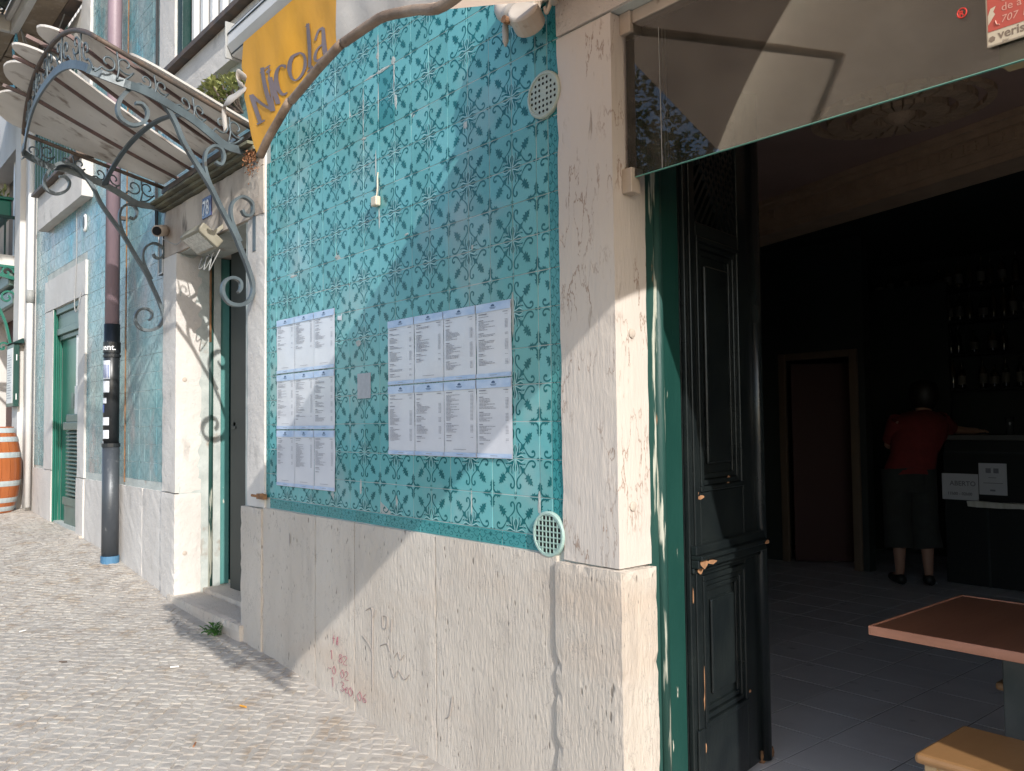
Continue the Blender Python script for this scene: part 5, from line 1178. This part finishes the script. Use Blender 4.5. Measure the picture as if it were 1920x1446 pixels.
# ---- balcony with grille at the top left
q_ = thing('stone_balcony', 'brown stone balcony soffit with iron scroll grille at the top left', 'balcony', (-10.5, -.4, 4.1))
Z = 4.16; k = 0
for a, b, c0, c1 in [(-11.6, -10.75, -.40, -.14), (-10.74, -9.96, -.40, -.14), (-9.95, -8.9, -.40, -.14), (-12.6, -11.61, -.40, -.14), (-11.0, -9.96, -.72, -.405), (-12.4, -11.01, -.72, -.405), (-11.2, -9.96, -1.1, -.725), (-12.6, -11.21, -1.1, -.725)]:
    k += 1; MB().rough(a, b, c0, c1, Z, Z + .2, step=.12, amp=.008, chip=.010, seed=k).build('soffit_slab', 'brown_stone', q_)
m = MB(); m.box(-12.6, -8.9, -.135, -.02, Z + .02, Z + .2); m.build('gutter_recess', 'iron_rust', q_)
m = MB(); m.box(-9.955, -8.3, -.47, -.402, Z - .05, Z + .12); m.box(-9.955, -9.89, -1.3, -.471, Z - .05, Z + .12); m.box(-9.955, -8.3, -.52, -.471, Z + .06, Z + .16); m.build('white_edge', 'white_wall', q_, bevel=.01)
m = MB()
for i in range(5):
    for j in range(3):
        cx, cy = -9.75 + i * .26, -.64 - j * .22
        m.tube([(cx + (.09 - .0026 * a) * math.cos(a * .42), cy + (.09 - .0026 * a) * math.sin(a * .42), Z + .10) for a in range(30)], .010, 5)
for i in range(4): m.tube([(-9.9, -.55 - i * .22, Z + .12), (-8.4, -.55 - i * .22, Z + .12)], .012, 5)
m.build('scroll_grille', 'leg_metal', q_)
MB().box(-9.88, -8.35, -1.29, -.525, Z + .17, Z + .19).build('glass_roof', 'louvre_grey', q_)
m = MB(); m.rough(-9.99, -8.61, -.02, .0, 3.45, 4.15, step=.2, amp=.002, chip=.004, seed=3); wp = m.build('rendered_panel', 'white_wall', B)
m = MB(); m.tube(smooth_path([(-9.9, -.42, Z - .06), (-9.93, -.44, Z - .22), (-9.91, -.42, Z - .42), (-9.93, -.43, Z - .62), (-9.91, -.42, Z - .72)], 4), .012, 6); m.tube([(-9.93, -.43, Z - .60), (-10.0, -.45, Z - .58)], .008, 5); m.tube([(-9.91, -.42, Z - .05), (-9.85, -.42, Z - .14), (-9.92, -.43, Z - .2)], .01, 5)
m.build('blue_rope', 'blue_cord', loc=(-9.9, -.42, Z - .72), label='frayed blue cord hanging from the balcony corner', cat='rope')
m = MB()
for P in ([(-9.8, -.40, Z - .02), (-9.9, -.3, Z - .25), (-9.85, -.12, Z - .3)], [(-9.2, -.12, Z - .02), (-9.5, -.13, Z - .12), (-9.7, -.12, Z - .06), (-10.2, -.12, Z - .05)], [(-9.8, -.4, Z - .02), (-10.0, -.25, Z - .2), (-10.1, -.1, Z - .35)]): m.tube(smooth_path(P, 6), .007, 5)
m.build('loose_cables', 'wire_grey', loc=(-9.8, -.2, Z - .3), label='tangle of thin cables under the brown balcony soffit', cat='cable', smooth=True)

# ---- street tree across the road, seen mirrored in the glass pane
tr = thing('street_tree', 'leafy street tree across the road, mirrored in the glass pane', 'tree', (-8.6, -9.2, gz(-8.6, -9) - .14))
m = MB(); m.tube(smooth_path([(-8.6, -9.2, -1.4), (-8.65, -9.15, .6), (-8.5, -9.25, 2.4), (-8.6, -9.2, 4.2)], 4), [.20] * 4 + [.17] * 4 + [.12] * 5, 10)
for k in range(9):
    a = k * 2.4; z = 1.8 + k * .28; m.tube(smooth_path([(-8.58, -9.2, z), (-8.58 + math.cos(a) * .7, -9.2 + math.sin(a) * .7, z + .7), (-8.58 + math.cos(a) * 1.6, -9.2 + math.sin(a) * 1.6, z + 1.2)], 3), [.07, .06, .05, .045, .035, .03, .02], 6)
m.build('trunk', 'bark', tr, smooth=True)
rt2 = random.Random(21); lv = MB(); cl_ = []
for i in range(46):
    a, e, q = rt2.uniform(0, 6.28), rt2.uniform(-.5, 1), rt2.uniform(.35, 1) ** .6; cl_.append(Vector((-8.6 + 2.1 * q * math.cos(a), -9.2 + 2.1 * q * math.sin(a), 4.4 + 1.9 * q * e)))
for c0 in cl_:
    for i in range(95):
        p0 = c0 + Vector((rt2.gauss(0, .30), rt2.gauss(0, .30), rt2.gauss(0, .24))); leaf_quad(lv, p0, (rt2.uniform(-1, 1), rt2.uniform(-1, 1), rt2.uniform(-1, .6)), rt2.uniform(.10, .18), rt2.uniform(.03, .055))
lv.build('crown', 'leaf_tree', tr)
# ================================================================== INSIDE THE CAFE
FZ = -1.41; fs_ = .345; fox, foy = -2.0139, 1.048
fl = MB().box(-6, 3.5, .305, 8.2, FZ - .12, FZ - .0012).build('floor', 'floor_joint', kind='structure'); WL[fl.name] = (0, 0, 0)
me = None; nfl = 0; rest = MB(); rf = random.Random(2)
def tile_box(mb, x, y): mb.add([(x, y, FZ - .01), (x + fs_ - .005, y, FZ - .01), (x + fs_ - .005, y + fs_ - .005, FZ - .01), (x, y + fs_ - .005, FZ - .01), (x, y, FZ), (x + fs_ - .005, y, FZ), (x + fs_ - .005, y + fs_ - .005, FZ), (x, y + fs_ - .005, FZ)], [(4, 5, 6, 7), (0, 1, 5, 4), (1, 2, 6, 5), (2, 3, 7, 6), (3, 0, 4, 7)])
mb = MB(); tile_box(mb, 0, 0); ftm = bpy.data.meshes.new('floor_tile'); ftm.from_pydata(mb.v, [], mb.f); ftm.materials.append(MATS['floor_tile'])
for i in range(-9, 14):
    for j in range(-1, 20):
        x, y = fox + i * fs_ + .0025, foy + j * fs_ + .0025
        if y < .36: continue
        if -3.8 < x < .6 and y < 5.2 and nfl < 300:
            inst('floor_tile', ftm, fl, (x, y, rf.uniform(-.0006, .0006))); nfl += 1
        else: tile_box(rest, x, y)
rest.build('floor_tile_field', 'floor_tile', fl, kind='stuff')
MB().box(-1.9, .6, .342, foy - fs_ + .0, FZ - .01, FZ - .001).build('floor_strip', 'floor_tile', fl)
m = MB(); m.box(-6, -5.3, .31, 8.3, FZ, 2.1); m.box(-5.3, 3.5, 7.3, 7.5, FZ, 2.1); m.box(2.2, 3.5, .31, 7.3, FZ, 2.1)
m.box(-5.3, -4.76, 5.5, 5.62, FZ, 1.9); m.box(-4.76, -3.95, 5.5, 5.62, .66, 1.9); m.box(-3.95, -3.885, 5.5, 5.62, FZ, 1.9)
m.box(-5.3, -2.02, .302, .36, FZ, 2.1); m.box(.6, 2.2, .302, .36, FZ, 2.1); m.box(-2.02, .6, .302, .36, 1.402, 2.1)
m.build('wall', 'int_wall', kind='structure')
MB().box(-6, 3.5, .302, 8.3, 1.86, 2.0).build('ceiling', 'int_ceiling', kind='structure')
# plaster beam with cornice
d_ = Vector((2.318, -.701, 0)).normalized(); n_ = Vector((-d_.y, d_.x, 0)); p0 = Vector((-5.2, 4.61, 0))
be = thing('ceiling_beam', 'ornate plaster beam crossing the dim cafe ceiling', 'beam', (-3, 4, 1.6))
for z0, z1, w, dd_ in ((1.60, 1.64, .30, .0), (1.64, 1.70, .30, .03), (1.70, 1.78, .30, .05), (1.78, 1.82, .30, .09), (1.82, 1.858, .30, .13)):
    m = MB(); c0 = p0 + d_ * 3.2 + n_ * (w / 2 - dd_ / 2); m.obox((c0.x, c0.y, (z0 + z1) / 2), d_ * 3.2, n_ * (w / 2 + dd_ / 2), (0, 0, (z1 - z0) / 2)); m.build('moulding', 'int_cornice', be)
m = MB()
for i in range(64):
    c0 = p0 + d_ * (.4 + i * .09) - n_ * .05; m.obox((c0.x, c0.y, 1.74), d_ * .022, n_ * .012, (0, 0, .03)); 
    if i % 2: m.obox((c0.x, c0.y, 1.74), d_ * .035 + Vector((0, 0, .012)), n_ * .008, (0, 0, .008))
m.build('ornament', 'int_cornice', be)
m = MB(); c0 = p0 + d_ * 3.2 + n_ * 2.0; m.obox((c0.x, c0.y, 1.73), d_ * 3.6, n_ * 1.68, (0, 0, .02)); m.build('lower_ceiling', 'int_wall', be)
ro_ = thing('ceiling_rose', 'oval plaster rose on the cafe ceiling under the glass edge', 'ceiling rose', (-2.3, 2.9, 1.86))
m = MB(); cx, cy = -2.30, 2.92
for r0, r1, h in ((.42, .38, .03), (.34, .26, .045), (.22, .12, .06)):
    for k in range(28):
        a, b = 2 * math.pi * k / 28, 2 * math.pi * (k + .82) / 28; q = [(r0, a), (r0, b), (r1, b), (r1, a)]
        m.add([(cx + r * math.cos(w) * 1.25, cy + r * math.sin(w), 1.859) for r, w in q] + [(cx + r * math.cos(w) * 1.25, cy + r * math.sin(w), 1.86 - h) for r, w in q], [(0, 1, 2, 3), (7, 6, 5, 4), (0, 4, 5, 1), (1, 5, 6, 2), (2, 6, 7, 3), (3, 7, 4, 0)])
m.build('leaves', 'int_cornice', ro_)
MB().lathe([(.10, 1.858), (.09, 1.80), (.03, 1.76)], (cx, cy, 0), 20).build('boss', 'int_cornice', ro_, smooth=True)
# inner doorway
di = thing('inner_door', 'brown framed inner doorway with half open red door', 'door', (-4.35, 5.5, FZ))
m = MB(); m.box(-4.77, -4.69, 5.46, 5.499, FZ, .66); m.box(-4.02, -3.94, 5.46, 5.499, FZ, .66); m.box(-4.69, -4.02, 5.46, 5.499, .59, .66); m.build('frame', 'inner_frame', di, bevel=.01)
m = MB(); m.obox((-4.42, 5.75, -.42), (.25, .22, 0), (-.013, .015, 0), (0, 0, .98)); m.build('leaf', 'inner_red', di, bevel=.005)
m = MB(); m.box(-5.3, -3.7, 6.9, 6.95, FZ, 1.4); m.build('back_panel', 'int_wall', di)
# counter
co = thing('bar_counter', 'dark bar counter with pale top edge at the back of the cafe', 'counter', (-1.6, 5.8, FZ))
MB().box(-3.20, .5, 5.50, 6.1, FZ, -.19).build('front', 'counter', co, bevel=.006)
MB().box(-3.24, .5, 5.46, 6.14, -.188, -.145).build('top', 'counter_top', co, bevel=.006)
MB().box(-3.19, .5, 5.488, 5.499, -.30, -.285).build('trim', 'leg_metal', co)
MB().box(-2.86, -2.845, 5.490, 5.499, FZ, -.70).build('joint_strip', 'leg_metal', co)
pa = thing('opening_notice', 'white notice with opening hours on the bar counter front', 'notice', (-3.06, 5.49, -.696))
MB().box(-3.21, -2.915, 5.484, 5.487, -.696, -.474).build('paper', 'paper', pa)
for body, x, z, s in (('ABERTO', -3.145, -.575, .056), ('11h00 - 02h00', -3.165, -.655, .034)):
    vs, fs = text_mesh(body, s, bold=.0012); m = MB(); m.add([(x + a, 5.4825, z + b) for a, b, c_ in vs], fs); m.build('lettering', 'print_grey', pa)
pa = thing('small_notice', 'taller white notice right of the opening hours notice', 'notice', (-2.8, 5.48, -.633))
MB().box(-2.905, -2.69, 5.474, 5.477, -.640, -.379).build('paper', 'paper', pa)
m = MB(); m.box(-2.85, -2.81, 5.472, 5.4735, -.46, -.42); m.box(-2.79, -2.75, 5.472, 5.4735, -.46, -.42); m.box(-2.83, -2.77, 5.472, 5.4735, -.50, -.495); m.box(-2.87, -2.72, 5.472, 5.4735, -.545, -.54); m.box(-2.82, -2.78, 5.472, 5.4735, -.61, -.595); m.build('printed_lines', 'print_grey', pa)
m = MB(); m.rough(-2.96, -2.0, 5.35, 5.47, -.74, -.69, step=.08, amp=.006, chip=.008, seed=2); m.build('towel_shelf', 'curtain', loc=(-2.5, 5.42, -.74), label='pale shelf strip below the notices', cat='shelf')
# back shelves and bottles
sh = thing('bottle_shelves', 'dark wall shelves of bottles behind the bar', 'shelf', (-3.2, 7.15, FZ))
for z in (.30, .66, 1.0, 1.34): MB().box(-4.9, -1.5, 6.98, 7.295, z - .02, z).build('board', 'counter', sh)
bm2 = []
for k, (h, r) in enumerate(((.27, .036), (.23, .042), (.30, .034))):
    m = MB(); m.lathe([(r * .95, 0), (r, .01), (r, h * .58), (r * .8, h * .68), (r * .36, h * .78), (r * .36, h * .97), (r * .42, h * .975), (r * .42, h)], (0, 0, 0), 14)
    mA = bpy.data.meshes.new('bottle'); mA.from_pydata(m.v, [], m.f); mA.materials.append(MATS['bottle_glass']); mA.polygons.foreach_set('use_smooth', [True] * len(mA.polygons))
    m = MB(); m.lathe([(r + .0012, h * .15), (r + .0012, h * .48)], (0, 0, 0), 14); mL = bpy.data.meshes.new('label'); mL.from_pydata(m.v, [], m.f); mL.materials.append(MATS['bottle_label']); bm2.append((mA, mL))
rb = random.Random(6)
for z in (.302, .662, 1.002, 1.342):
    for i in range(20):
        if rb.random() < .12: continue
        k = rb.randrange(3); o = bpy.data.objects.new('bottle', bm2[k][0]); C.objects.link(o); o.location = (-4.80 + i * .105 + rb.uniform(-.02, .02), 7.06 + rb.uniform(-.02, .05), z)
        tag(o, f'dark bottle on the {["lowest", "second lowest", "second highest", "highest"][(.302, .662, 1.002, 1.342).index(z)]} filled shelf behind the bar', 'bottle', 'bottles behind the bar')
        if rb.random() < .7: l_ = bpy.data.objects.new('label', bm2[k][1]); C.objects.link(l_); l_.parent = o
for i in range(7):
    m = MB(); x, y = -2.75 + i * .16, 5.75 + .05 * (i % 2); m.lathe([(.03, -.144), (.032, -.05), (.036, .0), (.03, -.04), (.027, -.13)], (x, y, 0), 14); m.build('drinking_glass', 'glass_clear', loc=(x, y, -.144), label='empty drinking glass standing on the bar counter', cat='glass', group='glasses on the bar', smooth=True)
# table and stools
tb = thing('cafe_table', 'brown wooden cafe table just inside the doorway', 'table', (-1.03, .98, FZ))
MB().box(-1.395, -.66, .628, 1.34, -.704, -.684).build('top', 'table_wood', tb, bevel=.004)
m = MB(); m.box(-1.397, -.658, .619, .6275, -.712, -.681); m.box(-1.404, -1.3955, .619, 1.35, -.712, -.681); m.box(-1.395, -.658, 1.3405, 1.349, -.712, -.681); m.build('edging', 'table_edge', tb, bevel=.003)
MB().box(-1.115, -1.02, .935, 1.03, FZ + .02, -.705).build('column', 'leg_metal', tb, bevel=.006)
m = MB(); m.box(-1.32, -.82, .95, 1.01, FZ, FZ + .03); m.box(-1.10, -1.04, .73, 1.24, FZ + .001, FZ + .035); m.build('foot', 'leg_metal', tb, bevel=.005)
def stool(x, y, label):
    s_ = thing('stool', label, 'stool', (x, y, FZ), 'stools by the table'); zt = -.955
    MB().box(x - .175, x + .175, y - .17, y + .17, zt - .03, zt).build('seat', 'stool_wood', s_, bevel=.012)
    for a in (-.135, .135):
        for b in (-.135, .135): MB().box(x + a - .018, x + a + .018, y + b - .018, y + b + .018, FZ, zt - .031).build('leg', 'stool_edge', s_, bevel=.004)
    m = MB(); m.box(x - .117, x + .117, y - .145, y - .125, zt - .09, zt - .035); m.box(x - .117, x + .117, y + .125, y + .145, zt - .09, zt - .035); m.box(x - .145, x - .125, y - .117, y + .117, zt - .09, zt - .035); m.box(x + .125, x + .145, y - .117, y + .117, zt - .09, zt - .035); m.build('apron', 'stool_edge', s_)
stool(-.972, .530, 'light wooden stool at the bottom right in front of the table')
stool(-1.075, 1.40, 'light wooden stool half hidden behind the table column')
# ---- the person at the counter
P0 = Vector((-3.36, 5.19, FZ)); rr = Vector((.75, .66, 0)).normalized(); ff2 = Vector((-.66, .75, 0)).normalized()
def bp(r, f, z): return P0 + rr * r + ff2 * f + Vector((0, 0, z))
pe = thing('person', 'person in a red shirt and dark shorts leaning on the bar', 'person', tuple(P0))
J = {'pel': (0, 0, .92, .12), 'belly': (.05, .03, 1.08, .115), 'chest': (.13, .10, 1.27, .13), 'neck': (.19, .18, 1.42, .055), 'head0': (.21, .22, 1.50, .075), 'head1': (.22, .25, 1.59, .095), 'head2': (.22, .25, 1.68, .07),
     'shL': (-.05, .08, 1.37, .06), 'elL': (-.10, .22, 1.16, .042), 'wrL': (.02, .38, 1.24, .03), 'haL': (.07, .42, 1.285, .035),
     'shR': (.31, .14, 1.38, .06), 'elR': (.44, .24, 1.31, .042), 'wrR': (.62, .33, 1.295, .03), 'haR': (.69, .36, 1.292, .034),
     'hiL': (-.095, 0, .86, .095), 'knL': (-.10, .0, .47, .058), 'caL': (-.10, -.02, .33, .058), 'anL': (-.10, -.02, .09, .036), 'toL': (-.11, .13, .04, .035),
     'hiR': (.095, 0, .86, .095), 'knR': (.11, -.02, .47, .058), 'caR': (.12, -.04, .33, .058), 'anR': (.12, -.05, .09, .036), 'toR': (.17, .10, .04, .035)}
E_ = [('pel', 'belly'), ('belly', 'chest'), ('chest', 'neck'), ('neck', 'head0'), ('head0', 'head1'), ('head1', 'head2'), ('chest', 'shL'), ('shL', 'elL'), ('elL', 'wrL'), ('wrL', 'haL'), ('chest', 'shR'), ('shR', 'elR'), ('elR', 'wrR'), ('wrR', 'haR'),
      ('pel', 'hiL'), ('hiL', 'knL'), ('knL', 'caL'), ('caL', 'anL'), ('anL', 'toL'), ('pel', 'hiR'), ('hiR', 'knR'), ('knR', 'caR'), ('caR', 'anR'), ('anR', 'toR')]
for sd_, s1 in (('L', -1), ('R', 1)):
    bse = J['ha' + sd_]
    for k in range(4):
        off = (k - 1.5) * .019; L = (.062, .074, .07, .056)[k]
        J[f'f{sd_}{k}a'] = (bse[0] + s1 * .035 - off * .4, bse[1] + .028 + off, bse[2] + .002, .0095); J[f'f{sd_}{k}b'] = (bse[0] + s1 * (.035 + L * .55), bse[1] + .028 + off * 1.1, bse[2] + .004, .0085); J[f'f{sd_}{k}c'] = (bse[0] + s1 * (.035 + L), bse[1] + .03 + off * 1.1, bse[2] - .014, .0075)
        E_ += [('ha' + sd_, f'f{sd_}{k}a'), (f'f{sd_}{k}a', f'f{sd_}{k}b'), (f'f{sd_}{k}b', f'f{sd_}{k}c')]
    J[f't{sd_}a'] = (bse[0] + s1 * .01, bse[1] - .04, bse[2], .010); J[f't{sd_}b'] = (bse[0] + s1 * .045, bse[1] - .055, bse[2] - .006, .0085); E_ += [('ha' + sd_, f't{sd_}a'), (f't{sd_}a', f't{sd_}b')]
keys = list(J); me = bpy.data.meshes.new('body')
me.from_pydata([tuple(bp(*J[k][:3]) - P0) for k in keys], [(keys.index(a), keys.index(b)) for a, b in E_], [])
body = bpy.data.objects.new('body', me); C.objects.link(body); body.parent = pe; WL[body.name] = tuple(P0)
sk = body.modifiers.new('skin', 'SKIN'); sk.use_smooth_shade = True
for i, k in enumerate(keys): me.skin_vertices[0].data[i].radius = (J[k][3], J[k][3]); me.skin_vertices[0].data[i].use_root = (k == 'pel')
body.modifiers.new('sub', 'SUBSURF').levels = 1; body.modifiers['sub'].render_levels = 2
me.materials.append(MATS['skin'])
def rings(name, R_, mat):
    m = MB(); n = 20; vs = []
    for r, f, z, a, b in R_:
        for k in range(n):
            w = 2 * math.pi * k / n; vs.append(bp(r + a * math.cos(w), f + b * math.sin(w), z + .006 * math.sin(3 * w)))
    m.add(vs, [(i * n + k, i * n + (k + 1) % n, (i + 1) * n + (k + 1) % n, (i + 1) * n + k) for i in range(len(R_) - 1) for k in range(n)]); return m.build(name, mat, pe, smooth=True)
rings('shirt', [(0, 0, .94, .20, .15), (.02, .015, 1.0, .205, .155), (.06, .04, 1.11, .19, .15), (.115, .08, 1.24, .225, .16), (.135, .115, 1.35, .245, .16), (.145, .135, 1.41, .225, .135), (.165, .155, 1.455, .15, .10), (.185, .175, 1.48, .075, .07)], 'shirt_red')
for nm, a, b in (('shL', 'elL', .72), ('shR', 'elR', .85)) if False else (('sL', ('shL', 'elL'), .75), ('sR', ('shR', 'elR'), .9)):
    p1, p2 = Vector(bp(*J[a[0]][:3])), Vector(bp(*J[a[1]][:3])); q = p1.lerp(p2, b); m = MB(); m.tube([p1 - (p2 - p1) * .15, p1, p1.lerp(p2, .4), q], [.085, .092, .080, .070], 14, cap=False); m.build('sleeve', 'shirt_red', pe, smooth=True)
for s1, nm in ((-1, 'L'), (1, 'R')):
    h, k, c0 = Vector(bp(*J['hi' + nm][:3])), Vector(bp(*J['kn' + nm][:3])), Vector(bp(*J['ca' + nm][:3])); m = MB(); m.tube([h + Vector((0, 0, .12)), h, h.lerp(k, .5), k, k.lerp(c0, 1.15)], [.125, .125, .118, .112, .120], 16, cap=False); m.build('shorts_leg', 'cloth_dark', pe, smooth=True)
rings('shorts', [(0, 0, .78, .20, .14), (0, 0, .9, .20, .145), (0, 0, .99, .185, .14)], 'cloth_dark')
m = MB(); m.lathe([(.03, -.15), (.095, -.10), (.125, -.02), (.125, .05), (.10, .11), (.03, .145)], tuple(bp(.22, .23, 1.61)), 18); m.build('hair', 'hair', pe, smooth=True)
for nm in ('L', 'R'):
    a, b = J['an' + nm], J['to' + nm]; m = MB(); m.tube([bp(a[0], a[1] - .06, .045), bp(a[0], a[1], .05), bp((a[0] + b[0]) / 2, (a[1] + b[1]) / 2, .045), bp(b[0], b[1] + .05, .035)], [.036, .046, .044, .034], 12); so = m.build('shoe', 'shoe', pe, smooth=True)
    m = MB(); m.tube([bp(a[0] + .046, a[1] - .05, .03), bp(a[0] + .05, a[1] + .03, .028), bp(b[0] + .04, b[1], .026)], .006, 5); m.build('stripe', 'white_ink', so)
